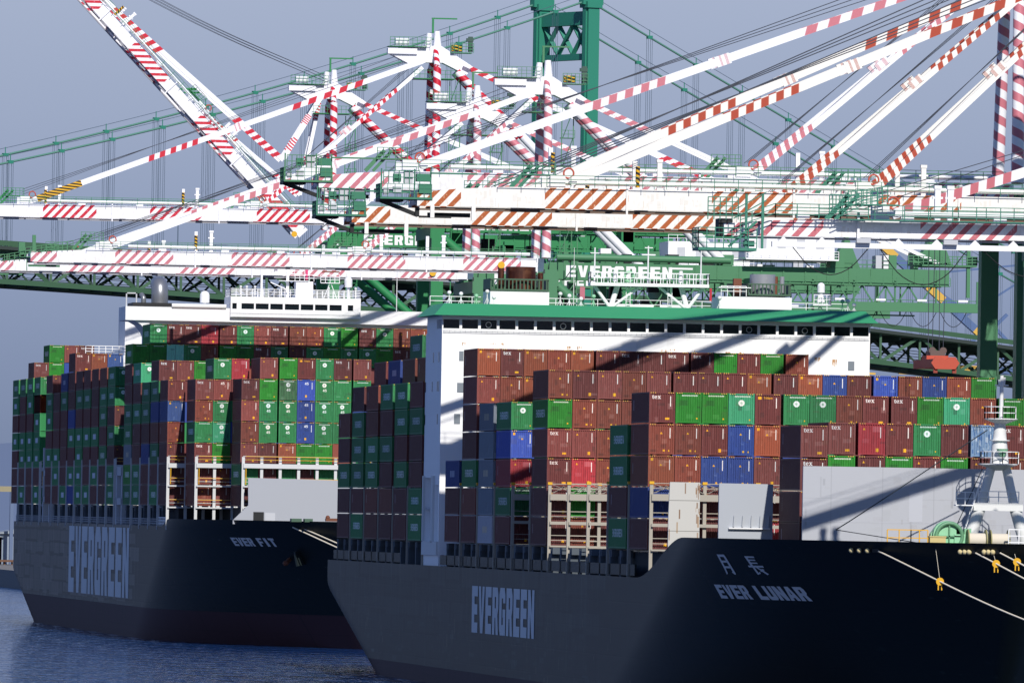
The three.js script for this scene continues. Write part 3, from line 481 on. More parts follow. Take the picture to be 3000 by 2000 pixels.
function endMaterial(v) {
  if (endMat[v]) return endMat[v];
  const [c, k] = VAR[v];
  const t = canvasTex(168, 200, (g, w, h) => {
    g.fillStyle = COL[c]; g.fillRect(0, 0, w, h);
    specks(g, w, h, 90, ['#000000', '#3a2a22', '#ffffff'], 2, 9, .05);
    for (let i = 0; i < 5; i++) { g.globalAlpha = .1 + rnd() * .12; g.fillStyle = pick(['#000', '#fff', '#70503c']); g.fillRect(rnd() * w, rnd() * h, 12 + rnd() * 40, 10 + rnd() * 30); }
    for (let i = 0; i < 16; i++) { g.globalAlpha = .25 + rnd() * .3; g.fillStyle = pick(['#5a2f1a', '#8a5a3a', '#2a1a12']); g.fillRect(rnd() * w, pick([h * .04, h * .9, rnd() * h]), 1 + rnd() * 5, 1 + rnd() * 8); }
    for (let i = 0; i < 30; i++) { g.globalAlpha = .06 + rnd() * .12; g.fillStyle = pick(['#000', '#2a1c14', '#fff']); g.fillRect(rnd() * w, rnd() * h * .6, 1 + rnd() * 3, 20 + rnd() * 90); }
    g.globalAlpha = 1;
    const wr = '#f2f2ee', yl = '#f0b414';
    const code = () => { g.fillStyle = wr; for (let y = 26; y < 92; y += 6) g.fillRect(w - 31, y, 5, 4 + (y * 7 % 3)); };
    const topc = () => { g.fillStyle = wr; for (let x = 40; x < 138; x += 8) { g.fillRect(x, 16, 6, 8); g.fillStyle = COL[c]; g.fillRect(x + 2, 18 + x % 3, 2, 3); g.fillStyle = wr; } };
    const logo = (y) => { g.fillStyle = '#f4f6f2'; g.beginPath(); g.arc(84, y, 20, 0, 7); g.fill(); g.fillStyle = COL[c]; g.beginPath(); g.arc(84, y, 8, 0, 7); g.fill(); g.fillStyle = '#f4f6f2'; for (let a = 0; a < 4; a++) { g.fillRect(82 + 6 * Math.cos(a * 1.57), y - 2 + 6 * Math.sin(a * 1.57), 4, 4); } g.beginPath(); g.arc(84, y, 3, 0, 7); g.fill(); };
    const f45 = (y) => { g.fillStyle = wr; g.font = 'bold 34px sans-serif'; g.textAlign = 'center'; g.fillText('45', 88, y); g.textAlign = 'left'; };
    if (k === 'code' || k === 'tex' || k === 'triton' || k === '45') code();
    if (k === 'tex') { g.fillStyle = wr; g.font = 'bold 36px serif'; g.fillText('tex', 18, 44); g.fillStyle = yl; g.fillRect(w - 62, h - 36, 26, 14); }
    if (k === 'triton') { g.fillStyle = yl; g.fillRect(20, 18, 22, 18); g.font = 'bold 20px sans-serif'; g.fillText('Triton', 56, 34); }
    if (k === 'code') { g.fillStyle = yl; const q = v.charCodeAt(0) % 3; if (q === 0) { g.fillRect(16, 16, 16, 18); } if (q !== 1) { g.beginPath(); g.moveTo(82, 52); g.lineTo(74, 66); g.lineTo(90, 66); g.fill(); } if (q === 1) { g.fillRect(w - 58, h - 44, 18, 22); g.beginPath(); g.moveTo(36, 30); g.lineTo(28, 44); g.lineTo(44, 44); g.fill(); } if (q === 2) { g.fillRect(w - 74, h - 34, 12, 12); g.beginPath(); g.moveTo(w - 36, h - 36); g.lineTo(w - 42, h - 22); g.lineTo(w - 30, h - 22); g.fill(); } }
    if (k === 'top') { topc(); g.fillStyle = yl; g.fillRect(w - 34, h - 38, 10, 10); }
    if (k === 'logo') { topc(); logo(62); g.fillStyle = yl; g.fillRect(w - 34, h - 34, 8, 9); }
    if (k === 'logo45') { topc(); logo(52); f45(112); }
    if (k === '45') { f45(50); g.fillStyle = yl; g.fillRect(74, h - 54, 18, 22); }
    if (k === 'worn') { for (let i = 0; i < 70; i++) { g.globalAlpha = .7; g.fillStyle = pick(['#dfe6ea', '#b9c9d4', '#3f6ea8', '#2f5f9c']); g.fillRect(rnd() * w, rnd() * h, 3 + rnd() * 10, 8 + rnd() * 26); } g.globalAlpha = 1; }
    if (k === 'door') { g.fillStyle = '#35565a'; g.fillRect(82, 10, 4, h - 20); }
    if (v === 'w') for (let i = 0; i < 40; i++) { g.globalAlpha = .4; g.fillStyle = pick(['#16261a', '#7c8a6a']); g.fillRect(rnd() * w, rnd() * h, 2 + rnd() * 4, 10 + rnd() * 50); g.globalAlpha = 1; }
    for (const x0 of [8, w - 44]) for (let i = 0; i < 5; i++) { g.fillStyle = i % 2 ? '#1a1208' : '#e8b64a'; g.fillRect(x0 + i * 7, 2, 7, 5); }
  });
  return endMat[v] = new THREE.MeshStandardMaterial({ map: t, roughness: .55 });
}
const shellMaterial = (c) => shellMat[c] || (shellMat[c] = new THREE.MeshStandardMaterial({ color: hex(COL[c]), roughness: .62 }));
function sideMaterial(c, sgn) {
  const k = c + sgn; if (sideMat[k]) return sideMat[k];
  const t = canvasTex(256, 64, (g, w, h) => {
    g.fillStyle = COL[c]; g.fillRect(0, 0, w, h); specks(g, w, h, 80, ['#000', '#fff', '#5a4030'], 2, 8, .06);
    g.fillStyle = '#e9edf2';
    if (sgn === 1) { g.font = 'bold 26px sans-serif'; g.textAlign = 'center'; g.save(); g.translate(128, 41); g.scale(1.05, 1); g.fillText('EVERGREEN', 0, 0); g.restore(); }
    if (sgn === 2) { g.globalAlpha = .6; g.fillRect(26, 14, 7, 24); g.globalAlpha = 1; }
    if (sgn === 3) { g.font = 'bold 20px sans-serif'; g.textAlign = 'center'; g.fillStyle = c === 'pale grey' || c === 'grey' ? '#d8c9a8' : '#cfd6e4'; for (let i = 0; i < 8; i++) g.fillRect(84 + i * 11, 24, 7, 17); }
    if (sgn === 4) { for (let y = 10; y < 40; y += 4) g.fillRect(30, y, 3, 2); }
  });
  return sideMat[k] = new THREE.MeshStandardMaterial({ map: t, roughness: .62 });
}
// corrugated sheet in u (0..len) with depth profile
function corrugated(len, h, pitch, depth, place) {
  const prof = [], n = Math.round(len / pitch), p = len / n;
  for (let i = 0; i < n; i++) prof.push([i * p, 0], [i * p + p * .42, 0], [i * p + p * .52, depth], [i * p + p * .9, depth]);
  prof.push([len, 0]);
  const pos = [], uv = [];
  for (let i = 0; i < prof.length - 1; i++) { const [a, da] = prof[i], [b, db] = prof[i + 1]; for (const [u, d, y] of [[a, da, 0], [b, db, 0], [b, db, h], [a, da, 0], [b, db, h], [a, da, h]]) { pos.push(...place(u, d, y)); uv.push(u / len, y / h); } }
  const g = new THREE.BufferGeometry(); g.setAttribute('position', new THREE.Float32BufferAttribute(pos, 3)); g.setAttribute('uv', new THREE.Float32BufferAttribute(uv, 2)); g.computeVertexNormals(); return g;
}
function boxUV(g, w, h) { const uv = g.attributes.uv, p = g.attributes.position; for (let i = 0; i < uv.count; i++) uv.setXY(i, p.getX(i) / w + .5, p.getY(i) / h); return g; }
// container: origin at the bottom centre of the front end (front faces +z)
const gEnd = (() => {
  const W = CW / 2, s = corrugated(CW - .3, CH - .3, .215, .075, (u, d, y) => [u - W + .15, y + .17, -.03 - d]);
  const uv = s.attributes.uv, po = s.attributes.position; for (let i = 0; i < uv.count; i++) uv.setXY(i, po.getX(i) / CW + .5, po.getY(i) / CH);
  const fr = [bx(-W, -W + .15, .02, CH - .02, -.16, 0), bx(W - .15, W, .02, CH - .02, -.16, 0), bx(-W + .15, W - .15, CH - .14, CH - .02, -.12, -.005), bx(-W + .15, W - .15, .06, .18, -.12, -.005), bx(-W - .01, -W + .17, 0, .12, -.18, .012), bx(W - .17, W + .01, 0, .12, -.18, .012), bx(-W - .01, -W + .17, CH - .12, CH, -.18, .012), bx(W - .17, W + .01, CH - .12, CH, -.18, .012)].map((g) => boxUV(g, CW, CH));
  return mergeGeometries([ni(s), ...fr]);
})();
const gSide = mergeGeometries([ni(corrugated(CL - .3, CH - .3, .29, .04, (u, d, y) => [-CW / 2 + .012 + d, y + .17, -CL + .15 + u])), ...[bx(-CW / 2, -CW / 2 + .1, CH - .13, CH - .005, -CL + .15, -.16), bx(-CW / 2, -CW / 2 + .1, .03, .17, -CL + .15, -.16), bx(-CW / 2 - .005, -CW / 2 + .15, .02, CH - .01, -CL, -CL + .15)].map((g) => { const uv = g.attributes.uv; for (let i = 0; i < uv.count; i++) uv.setXY(i, .02, .02); return g; })]);
const gShell = mergeGeometries([bx(-CW / 2 + .1, CW / 2, CH - .06, CH - .02, -CL, -.12), bx(CW / 2 - .06, CW / 2, .05, CH - .06, -CL, -.16), bx(-CW / 2 + .1, CW / 2 - .06, .1, CH - .06, -CL, -CL + .05), bx(-CW / 2 + .1, CW / 2 - .06, .1, .16, -CL + .05, -.16), ...Array.from({ length: 9 }, (_, i) => bx(-CW / 2 + .12, CW / 2 - .1, CH - .02, CH - .008, -.6 - i * 1.3, -1.2 - i * 1.3))]);
const ordn = ['first', 'second', 'third', 'fourth', 'fifth', 'sixth', 'seventh', 'eighth', 'ninth', 'tenth', 'eleventh', 'twelfth', 'thirteenth', 'fourteenth', 'fifteenth', 'sixteenth', 'seventeenth', 'eighteenth'];
const markWord = { code: '', tex: ' with white lettering', top: ' with white code', logo: ' with round logo', logo45: ' with logo', 45: ' with white number', triton: ' with yellow lettering', worn: ' with flaking paint', door: ' with split doors' };
const colX = (x0, c) => x0 + CW / 2 + c * 2.5 + (c > 4 ? .2 : 0) + (c > 8 ? .2 : 0) + (c > 12 ? .2 : 0);
const TONES = [[.88, .88, .88], [.74, .74, .76], [1.02, .97, .94], [.82, .88, .9], [.93, .85, .81], [.66, .67, .69]], tonedMat = {}; // paint of different age
const toned = (m, k, i) => { const q = k + '|' + i; if (!tonedMat[q]) { const t = m.clone(); t.color.multiply(new THREE.Color(...TONES[i])); tonedMat[q] = t; } return tonedMat[q]; };
let nCont = 0; const stuffCells = [];
const sideSign = (c) => c.includes('green') ? 1 : c === 'grey' || c === 'pale grey' || c === 'navy' ? (rnd() < .5 ? 3 : 4) : rnd() < .35 ? 2 : 4;
function container(v, x, y, z, where, group, low = 0) {
  const [c, k] = VAR[v];
  const name = c.includes('blue') || c === 'navy' ? 'blue_container' : c.includes('green') || c.includes('teal') ? 'green_container' : c === 'red' ? 'red_container' : c.includes('grey') ? 'grey_container' : 'maroon_container';
  const o = thing(name, c + ' container' + (markWord[k] ?? '') + ', ' + where, 'container', [x, y, z], group);
  if (low) o.scale.y = 2.591 / 2.896;
  const tn = Math.floor(rnd() * TONES.length);
  mesh('shell', gShell, toned(shellMaterial(c), 's' + c, tn), o); mesh('end_wall', gEnd, toned(endMaterial(v), 'e' + v, tn), o); const sg = sideSign(c); mesh('side_wall', gSide, toned(sideMaterial(c, sg), 'w' + c + sg, tn), o);
  nCont++; return o;
}
// ---- near ship
const used = new Set(); // cells already filled, to add hidden supports
function putA(k, zf, c, t, v, bayName, low) { used.add('A' + zf + '|' + c + '|' + t); container(v, colX(XA, c), YA + TA * (t - 1) - (low || 0), zf, `${bayName}, ${ordn[t - 1]} tier, ${ordn[c]} row`, 'containers on the near ship', 0); }
function rowA(k, t, c0, s) { const n = `near ship ${ordn[k]} bay before bridge`; [...s].forEach((v, i) => { if (v !== ' ') putA(k, ZA(k), c0 + i, t, v, n); }); }
rowA(0, 1, 0, 'm'); rowA(0, 2, 0, 'm'); rowA(0, 3, 0, 'n');
rowA(1, 7, 0, 'oMobomMmMMgmgb'); rowA(1, 6, 0, 'pbo'); rowA(1, 5, 0, 'm'); rowA(1, 4, 0, 'm'); rowA(1, 3, 0, 'h'); rowA(1, 2, 0, 'b'); rowA(1, 1, 0, 'm');
for (const [t, v] of [[1, 'Y'], [2, 'y'], [3, 'y'], [4, 'y'], [5, 'y']]) rowA(2, t, 0, v);
for (const [t, v] of [[1, 'm'], [2, 'h'], [3, 'R'], [4, 'r'], [5, 'G']]) rowA(3, t, 0, v);
rowA(5, 6, 0, 'bmpbpmmmomonmrbnbg'); rowA(5, 5, 0, 'gbbbb'); rowA(5, 4, 0, 'Ppbb'); rowA(5, 3, 0, 'MRbb'); rowA(5, 2, 0, 'mgmgbmb'); rowA(5, 1, 0, 'mbmmbgm');
for (const [t, v] of [[1, 'h'], [2, 'm'], [3, 'h'], [4, 'h']]) rowA(9, t, 0, v);
rowA(10, 5, 0, 'MggtxGGbMMgtbg'); rowA(10, 4, 0, 'bbmno'); rowA(10, 3, 0, 'obnnp'); rowA(10, 2, 0, 'nnmbm'); rowA(10, 1, 0, 'mRmbR');
const n13 = 'near ship foremost bay behind breakwater';
[[4, 'PRmGmLMm', 4], [3, 'gmgmgmbm', 4]].forEach(([t, s, c0]) => [...s].forEach((v, i) => putA(13, -918, c0 + i, t, v, n13)));
for (const [t, v] of [[1, 'm'], [2, 'm'], [3, 'M'], [4, 'P']]) putA(13, -918, 3, t, v, n13, .3 * (t > 1));
{
  const A = { 1: 'mGbmmG', 2: 'mmbbmG', 3: 'GGGmGm', 4: 'mGGGmm', 5: 'bGbmGG', 6: ' mbGGm' };
  for (const t in A) [...A[t]].forEach((v, i) => { if (v !== ' ') putA(i, ZAa(i), 0, +t, v === 'G' ? 'h' : v, `near ship ${ordn[5 - i]} bay behind bridge`); });
  [...'mnbb'].forEach((v, i) => putA(i + 1, ZAa(i + 1), 1, 7, v, `near ship ${ordn[4 - i]} bay behind bridge`));
  putA(2, ZAa(2), 2, 8, 'h', 'near ship fourth bay behind bridge');
}
// ---- far ship
function putB(zf, c, t, v, bayName) { used.add('B' + zf + '|' + c + '|' + t); container(v, colX(XB, c), YB + TB * (t - 1), zf, `${bayName}, ${ordn[t - 1]} tier, ${ordn[c]} row`, 'containers on the far ship'); }
function rowB(k, t, c0, s) { [...s].forEach((v, i) => { if (v !== ' ') putB(ZF(k), c0 + i, t, v, `far ship ${ordn[k - 1]} bay before bridge`); }); }
rowB(1, 9, 1, 'GMMRmGpMbbGgMGbbm'); rowB(1, 8, 0, 'ggcGbggMGmGgGGgM'); rowB(1, 7, 0, 'm'); rowB(1, 6, 0, 'm');
rowB(2, 7, 0, 't'); rowB(2, 6, 0, 'm');
rowB(3, 6, 0, 'h');
rowB(4, 7, 0, 'Mpg'); rowB(4, 6, 0, 'h');
rowB(5, 6, 0, 'm'); rowB(5, 5, 0, 'u'); rowB(5, 4, 0, 'b');
rowB(6, 7, 2, 'GR'); rowB(6, 6, 1, 'PB'); rowB(6, 5, 1, 'bq'); rowB(6, 4, 1, 'hT'); rowB(6, 3, 1, 'Mg'); rowB(6, 2, 1, 'mb'); rowB(6, 1, 1, 'bp');
rowB(7, 7, 4, 'pgxGMp'); rowB(7, 6, 3, 'MgwKqhh'); rowB(7, 5, 3, 'pqqQqq'); rowB(7, 4, 3, 'bqqQqq'); rowB(7, 3, 3, 'pmogg'); rowB(7, 2, 3, 'hmhmh'); rowB(7, 1, 3, 'mhmhm');
{ // outer columns
  const A = { 1: 'hhmhm', 2: 'ghmmm', 3: 'ymnhm', 4: 'hmmbm', 5: 'hhhnn' };
  for (const t in A) [...A[t]].forEach((v, i) => { if (!used.has('B' + ZF(i + 1) + '|0|' + t)) putB(ZF(i + 1), 0, +t, v, `far ship ${ordn[i]} bay before bridge`); });
  const gs = ['mmhmhhm', 'mhhmmmm', 'hmmmmhn', 'nhmhnmm', 'hhhhmhm', 'hmmhmhm', 'mhmhmmm', 'mmhmhhb', 'hhmhmGG'];
  gs.forEach((s, i) => [...s].forEach((v, t) => { if (i === 1 && t === 6) return; if (t === 6 || (t === 5) || i > 6) putB(ZG(i + 1), 0, t + 1, v, `far ship ${ordn[8 - i]} bay behind bridge`); else stuffCells.push([v, XB + CW / 2, YB + TB * t, ZG(i + 1)]); }));
  [...'Mou'].forEach((v, i) => putB(ZG(4), i, 8, v, 'far ship sixth bay behind bridge'));
  const es = ['mmmhmhh', 'hmhhmmh', 'mmhhmhh', 'hmhhhmG'];
  es.forEach((s, i) => [...s].forEach((v, t) => { if (t === 6) putB(ZE(i), 0, 7, v, `far ship ${ordn[i]} bay from stern`); else stuffCells.push([v, XB + CW / 2, YB + TB * t, ZE(i)]); }));
  putB(ZE(3), 0, 6, 'o', 'far ship fourth bay from stern'); 
  putB(ZE(0), 1, 8, 'P', 'far ship aftmost bay'); putB(ZE(0), 2, 8, 'g', 'far ship aftmost bay');
  [...'gpM'].forEach((v, i) => putB(ZE(0), 2 + i, 9, v, 'far ship aftmost bay'));
}
console.log('containers', nCont, 'stuff', stuffCells.length);
{ // boxes deep in the stacks and low on the far ship's side, together
  const cells = [...stuffCells]; const add = (v, x, y, z) => cells.push([v, x, y, z]);
  const fill = (p, zf, x0, y0, th, c, top) => { for (let t = 1; t <= top; t++) if (!used.has(p + zf + '|' + c + '|' + t)) add(pick(['m', 'b', 'h', 'm', 'n']), colX(x0, c), y0 + th * (t - 1), zf); };
  for (let c = 1; c < 14; c++) fill('A', ZA(1), XA, YA, TA, c, 6);
  for (let c = 1; c < 18; c++) fill('A', ZA(5), XA, YA, TA, c, 5);
  for (let c = 1; c < 14; c++) fill('A', ZA(10), XA, YA, TA, c, 4);
  for (let c = 4; c < 12; c++) fill('A', -918, XA, YA, TA, c, 2);
  for (let i = 1; i < 5; i++) { fill('A', ZAa(i), XA, YA, TA, 1, 6); } fill('A', ZAa(2), XA, YA, TA, 2, 7);
  for (let c = 1; c < 18; c++) fill('B', ZF(1), XB, YB, TB, c, 8);
  for (const c of [1, 2]) fill('B', ZF(4), XB, YB, TB, c, 6); for (const c of [1, 2, 3]) fill('B', ZG(4), XB, YB, TB, c, 7);
  fill('B', ZF(6), XB, YB, TB, 3, 6); for (let c = 8; c < 10; c++) fill('B', ZF(7), XB, YB, TB, c, 6);
  for (let c = 1; c < 5; c++) fill('B', ZE(0), XB, YB, TB, c, 8);
  for (let c = 1; c < 3; c++) { fill('B', ZE(3), XB, YB, TB, c, 7); fill('B', ZG(9), XB, YB, TB, c, 7); fill('B', ZF(2), XB, YB, TB, c, 6); }
  const src = mergeGeometries([gShell, gEnd, gSide].map((g) => g.clone())); const logo = bx(-CW / 2 - .004, -CW / 2 - .001, 1.05, 1.85, -8.6, -3.6);
  const geos = [];
  for (const [v, x, y, z] of cells) {
    const c = VAR[v][0], a = hex(COL[c]); const side = x - XB < 2 && z < -1400;
    const put = (g0, col) => { const g = g0.clone(); g.translate(x, y, z); const n = g.attributes.position.count, ca = new Float32Array(n * 3); for (let i = 0; i < n; i++) { ca[i * 3] = col.r; ca[i * 3 + 1] = col.g; ca[i * 3 + 2] = col.b; } g.setAttribute('color', new THREE.BufferAttribute(ca, 3)); g.deleteAttribute('uv'); geos.push(g); };
    put(side ? mergeGeometries([gShell.clone(), gEnd.clone(), gSide.clone()]) : bx(-CW / 2, CW / 2, 0.02, CH, -CL, 0), a);
    if (side && c.includes('green')) put(logo, hex('#c9d0d8'));
  }
  const m = mesh('stowed_containers', mergeGeometries(geos), new THREE.MeshStandardMaterial({ vertexColors: true, roughness: .62 }));
  m.userData = { kind: 'stuff', label: 'remaining containers packed in the stacks of both ships', category: 'containers' };
}
// ================================================================ quay cranes
const HX = 189.3; // waterside rail
function stripeTex(paint, bg, L, H) { // one hazard block of slanted stripes and plain paint beside it
  return canvasTex(1024, 128, (g, w, h) => {
    g.fillStyle = bg; g.fillRect(0, 0, w, h); specks(g, w, h, 160, ['#d8d4cc', '#ffffff', '#c9c2b4'], 3, 26, .22);
    g.save(); g.beginPath(); g.rect(0, 0, w * .5, h); g.clip(); g.fillStyle = paint; const s = w * .5 / 6;
    const run = h * (w / L) / (h / H); // 45 degrees in metres
    for (let i = -3; i < 9; i++) { g.beginPath(); const x = i * s; g.moveTo(x + run * .95, 0); g.lineTo(x + run * .95 + s * .45, 0); g.lineTo(x + s * .45, h); g.lineTo(x, h); g.fill(); }
    g.restore(); specks(g, w * .5, h, 120, [bg], 2, 9, .3);
    for (let i = 0; i < 24; i++) { g.globalAlpha = .1 + rnd() * .15; g.fillStyle = pick(['#8a7a66', '#a58a6a', '#9a9a98']); g.fillRect(rnd() * w, h * .3 + rnd() * h * .5, 2 + rnd() * 3, 10 + rnd() * 50); } g.globalAlpha = 1;
  });
}
function bandTex(paint, bg, runs) { return canvasTex(1024, 16, (g, w, h) => { g.fillStyle = bg; g.fillRect(0, 0, w, h); g.fillStyle = paint; for (const [a, b, n] of runs) for (let i = 0; i < n; i++) { const x = (a + (b - a) * i / n) * w, d = (b - a) / n * .5 * w; g.beginPath(); g.moveTo(x + d * .45, 0); g.lineTo(x + d * 1.45, 0); g.lineTo(x + d, h); g.lineTo(x, h); g.fill(); } }); }
function spiralTex(paint, bg) { return canvasTex(64, 64, (g, w, h) => { g.fillStyle = bg; g.fillRect(0, 0, w, h); g.fillStyle = paint; for (const o of [-1, 0, 1]) { g.beginPath(); g.moveTo(0, o * h); g.lineTo(w, o * h + h); g.lineTo(w, o * h + h * 1.5); g.lineTo(0, o * h + h * .5); g.fill(); } }); }
const KIND = {
  red: { paint: '#c3152f', bg: '#e9e9ee', green: '#1f7a45', gh: 2.0, apex: 94.6, boom: 65.5 },
  pink: { paint: '#c2717c', bg: '#e9e9ec', green: '#437a54', gh: 1.9, apex: 84.0, boom: 55.9 },
  near: { paint: '#b9636b', bg: '#e9e8e8', green: '#347a64', gh: 1.52, apex: 66.2, boom: 44.25 },
  orange: { paint: '#a85420', bg: '#e8e5de', green: '#34755b', gh: 2.05, apex: 79.6, boom: 50.7, stay: '#a63d22' },
};
for (const k of Object.values(KIND)) {
  const t = stripeTex(k.paint, k.bg, 16.7, k.gh); k.tex = t;
  k.girder = new THREE.MeshStandardMaterial({ map: t, roughness: .5 });
  k.plain = std(k.bg, .5); k.gm = std(k.green, .6); k.band = new THREE.MeshStandardMaterial({ map: bandTex(k.stay || k.paint, k.bg, [[.29, .43, 5], [.66, .86, 5]]), roughness: .5 });
  k.band2 = new THREE.MeshStandardMaterial({ map: bandTex(k.stay || k.paint, k.bg, [[.02, .24, 7], [.6, .85, 7]]), roughness: .5 });
  const sp = spiralTex(k.paint, k.bg); sp.repeat.set(1, 1 / 1.9); k.spiral = new THREE.MeshStandardMaterial({ map: sp, roughness: .5 });
}
const hazard = new THREE.MeshStandardMaterial({ map: (() => { const t = spiralTex('#15130f', '#dca81c'); t.repeat.set(1, 1 / .5); return t; })(), roughness: .6 });
const wireM = std('#3a3f4a', .6), ringM = std('#b04a34', .6), houseM = std('#e9e9e9', .5);
function boomGeo(K, tip, z0, uOff) { // box girder with sloped nose; uv in texture units
  const h = K.gh / 2, pts = [[0, -h], [0, h], [tip + 9, h], [tip + 4, h * .72], [tip, h * .28], [tip, -h]];
  const g = prism(pts, z0 - .45, z0 + .45); const uv = g.attributes.uv, p = g.attributes.position;
  for (let i = 0; i < uv.count; i++) uv.setXY(i, (p.getX(i) - uOff) / 16.7, p.getY(i) / K.gh + .5);
  return g;
}
function crane(kind, z, label, o = {}) {
  const K = KIND[kind], by = o.boom ?? K.boom, ay = o.apex ?? K.apex, tip = o.tip ?? -72.5, out = o.out ?? -60.5, inn = o.inn ?? -27, G = K.gm;
  const C = thing('quay_crane', label, 'crane', [HX + (o.x ?? 0), QY, z], 'container cranes along the quay');
  const P = (n, g, m, par = C) => { const q = Array.isArray(g) ? (g.length > 1 ? mergeGeometries(g) : g[0]) : g; if (par === C) q.translate(0, -QY, 0); return mesh(n, q, m, par); };
  const h = K.gh / 2;
  // ---- boom, pivoting at the hinge (parts of the boom in hinge coordinates)
  const B = mesh('boom', o.mono ? [boomGeo(K, tip, 3.2, o.u)] : [boomGeo(K, tip, 3.4, (o.u ?? tip - 4)), boomGeo(K, tip, -3.4, (o.u ?? tip - 4)), ...[tip + .6, -60, -48, -36, -24, -12, -3].map((x) => box(.9, K.gh * .7, 6, x, -.1, 0))], K.girder, C);
  B.position.set(o.raise ? -4.6 : 0, by - QY, 0); if (o.raise) B.rotation.z = -o.raise;
  const Q = (n, g, m) => mesh(n, Array.isArray(g) ? mergeGeometries(g) : g, m, B);
  Q('trolley_rail', [box(-tip - 2, .16, .5, tip / 2, -h - .14, 2.9), ...(o.mono ? [] : [box(-tip - 2, .16, .5, tip / 2, -h - .14, -2.9)]), ...(kind === 'near' ? [] : Array.from({ length: 14 }, (_, i) => box(1.5, .2, .3, tip + 3 + i * 5, -h - .3, 3.6)))], kind === 'orange' ? std('#6d5a4c', .7) : std('#9a9aa0', .6));
  Q('boom_walkway', [...rail([V(tip + 8, h + .05, 4.6), V(-1, h + .05, 4.6)], 1.15, 2.4, .04, 3), ...(o.mono ? [] : [...rail([V(tip + 8, h + .05, -4.4), V(-1, h + .05, -4.4)], 1.15, 2.4, .04, 2), box(-tip - 10, .08, .9, tip / 2 + 3, h + .04, -4)])], G);
  Q('service_pipe', [tube(V(tip + 14, h + .55, 3.3), V(-2, h + .55, 3.3), .24, .24, 8), ...[-55, -46, -38, -30, -18, -9].map((x) => box(1.1, .4, .5, x, h + .2, 3.3))], K.plain);
  for (const x of o.posts ?? [-47, -20.5]) { Q('stay_rest', [box(.48, 2.9, .5, x, h + 1.4, 3.2), box(.62, .3, .6, x, h + 2.9, 3.2), box(.9, .18, .3, x, h + 2, 3.2)], K.plain); if (!o.mono) Q('stay_rest', [box(.45, 3.1, .5, x - 1.6, h + 1.5, -3.2)], K.plain); if (!o.mono && x < -30) Q('warning_post', [tube(V(x - 2.2, h + .2, 3.4), V(x - 2.2, h + 2.3, 3.4), .22, .22, 8)], hazard); }
  for (const x of [out, inn]) for (const s of o.mono ? [.9] : [1, -1]) { Q('stay_bracket', [box(1.5, 1.2, .8, x - .9, h + .6, s * 3.3), cyl(.42, .42, 1.1, 0, 0, 0, 14).rotateX(Math.PI / 2).translate(x + .6, h + .7, s * 3.3)], K.plain); }
  each(Q, 'sheave', [torus(.5, .09, out + .3, h + 1.5, 2.6), torus(.5, .09, inn + .3, h + 1.5, 2.6)], ringM);
  for (const x of [out, inn]) Q('sheave_platform', [box(3.4, .12, 2, x - 2.6, h + 1.3, 1.5), ...rail([V(x - 4.2, h + 1.3, 2.4), V(x - 1, h + 1.3, 2.4)], 1.2, .6, .045, 3), bar(V(x - 5.4, h, 2), V(x - 3.4, h + 2.2, 2), .3, .4), bar(V(x - 4.6, h, 2), V(x - 2.6, h + 2.2, 2), .3, .3)], G);
  each(Q, 'boom_joint', [-17, -33.6, -50.3].filter((x) => x > tip + 2).map((x) => box(.2, K.gh + 1.1, .25, x, .1, 3.9)), K.plain);
  if (o.machine) { // gear platform on the nose
    const x = tip;
    Q('nose_platform', [box(5.2, .2, 4, x - 1.1, -.3, 2), ...rail([V(x - 3.7, -.2, 4), V(x + 1.4, -.2, 4)], 1.3, .7, .035, 3), ...rail([V(x - 3.7, -.2, .2), V(x - 3.7, -.2, 4)], 1.3, .6, .045, 3), ...rail([V(x - 3.4, 1.1, 4), V(x + .2, 1.1, 4)], 1.3, .55, .05, 2), box(.14, 2.8, .14, x - 3.6, 1.2, 3.9), box(.14, 2.8, .14, x - .3, 1.2, 3.9), box(.14, 2.8, .14, x + 1.3, 1.2, 3.9), box(4.6, .16, .4, x + 3.6, 2.2, 4.2)], G);
    each(Q, 'winch_cabinet', [box(1.4, .75, 1, x + .6, 1.75, 3.5), box(.75, .8, .7, x - 2, 1.7, 3.4), box(1.1, .9, .8, x + .7, .7, 3.6)], std('#2f7457', .6));
    each(Q, 'white_cabinet', [box(.85, 1.2, .8, x - .9, 1.8, 3.5), box(.8, .7, .7, x - 2, .5, 3.6), box(.5, .6, .5, x - 3.1, .3, 3.6)], M.grey);
    Q('buffer_frame', [bar(V(x - 3.6, -.5, 2.6), V(x + .2, -h - .9, 2.6), .5, .4), box(2.4, .25, 3.6, x - 2.5, -.5, 1.5), box(.4, .9, .5, x + .1, -h - .6, 3), box(3.2, .2, .4, x + 1.9, -h - 1.05, 3), box(4.2, .4, .8, x + 3.4, -h - .8, 1.8)], M.black);
    each(Q, 'nose_post', [box(.4, 1.2, .4, x + 1.5, -h - .55, 3.9), box(.4, 1.4, .4, x + 5.6, -h - .65, 3.9)], K.plain);
  } else if (!o.mono) Q('nose_platform', [box(2, .1, 7, tip - .6, -.3, 0), ...rail([V(tip - 1.5, -.3, 3.6), V(tip + 6, h, 4.2)], 1.2, .8, .06, 3), box(.12, 1.6, .12, tip - .5, -h - .5, 3.5), box(4.5, .3, .5, tip + 2, -h - .55, 3), box(.9, 1.6, .8, tip - 1.2, 1, 2.6), box(.5, 2.6, .5, tip + .6, 1.6, 2)], G);
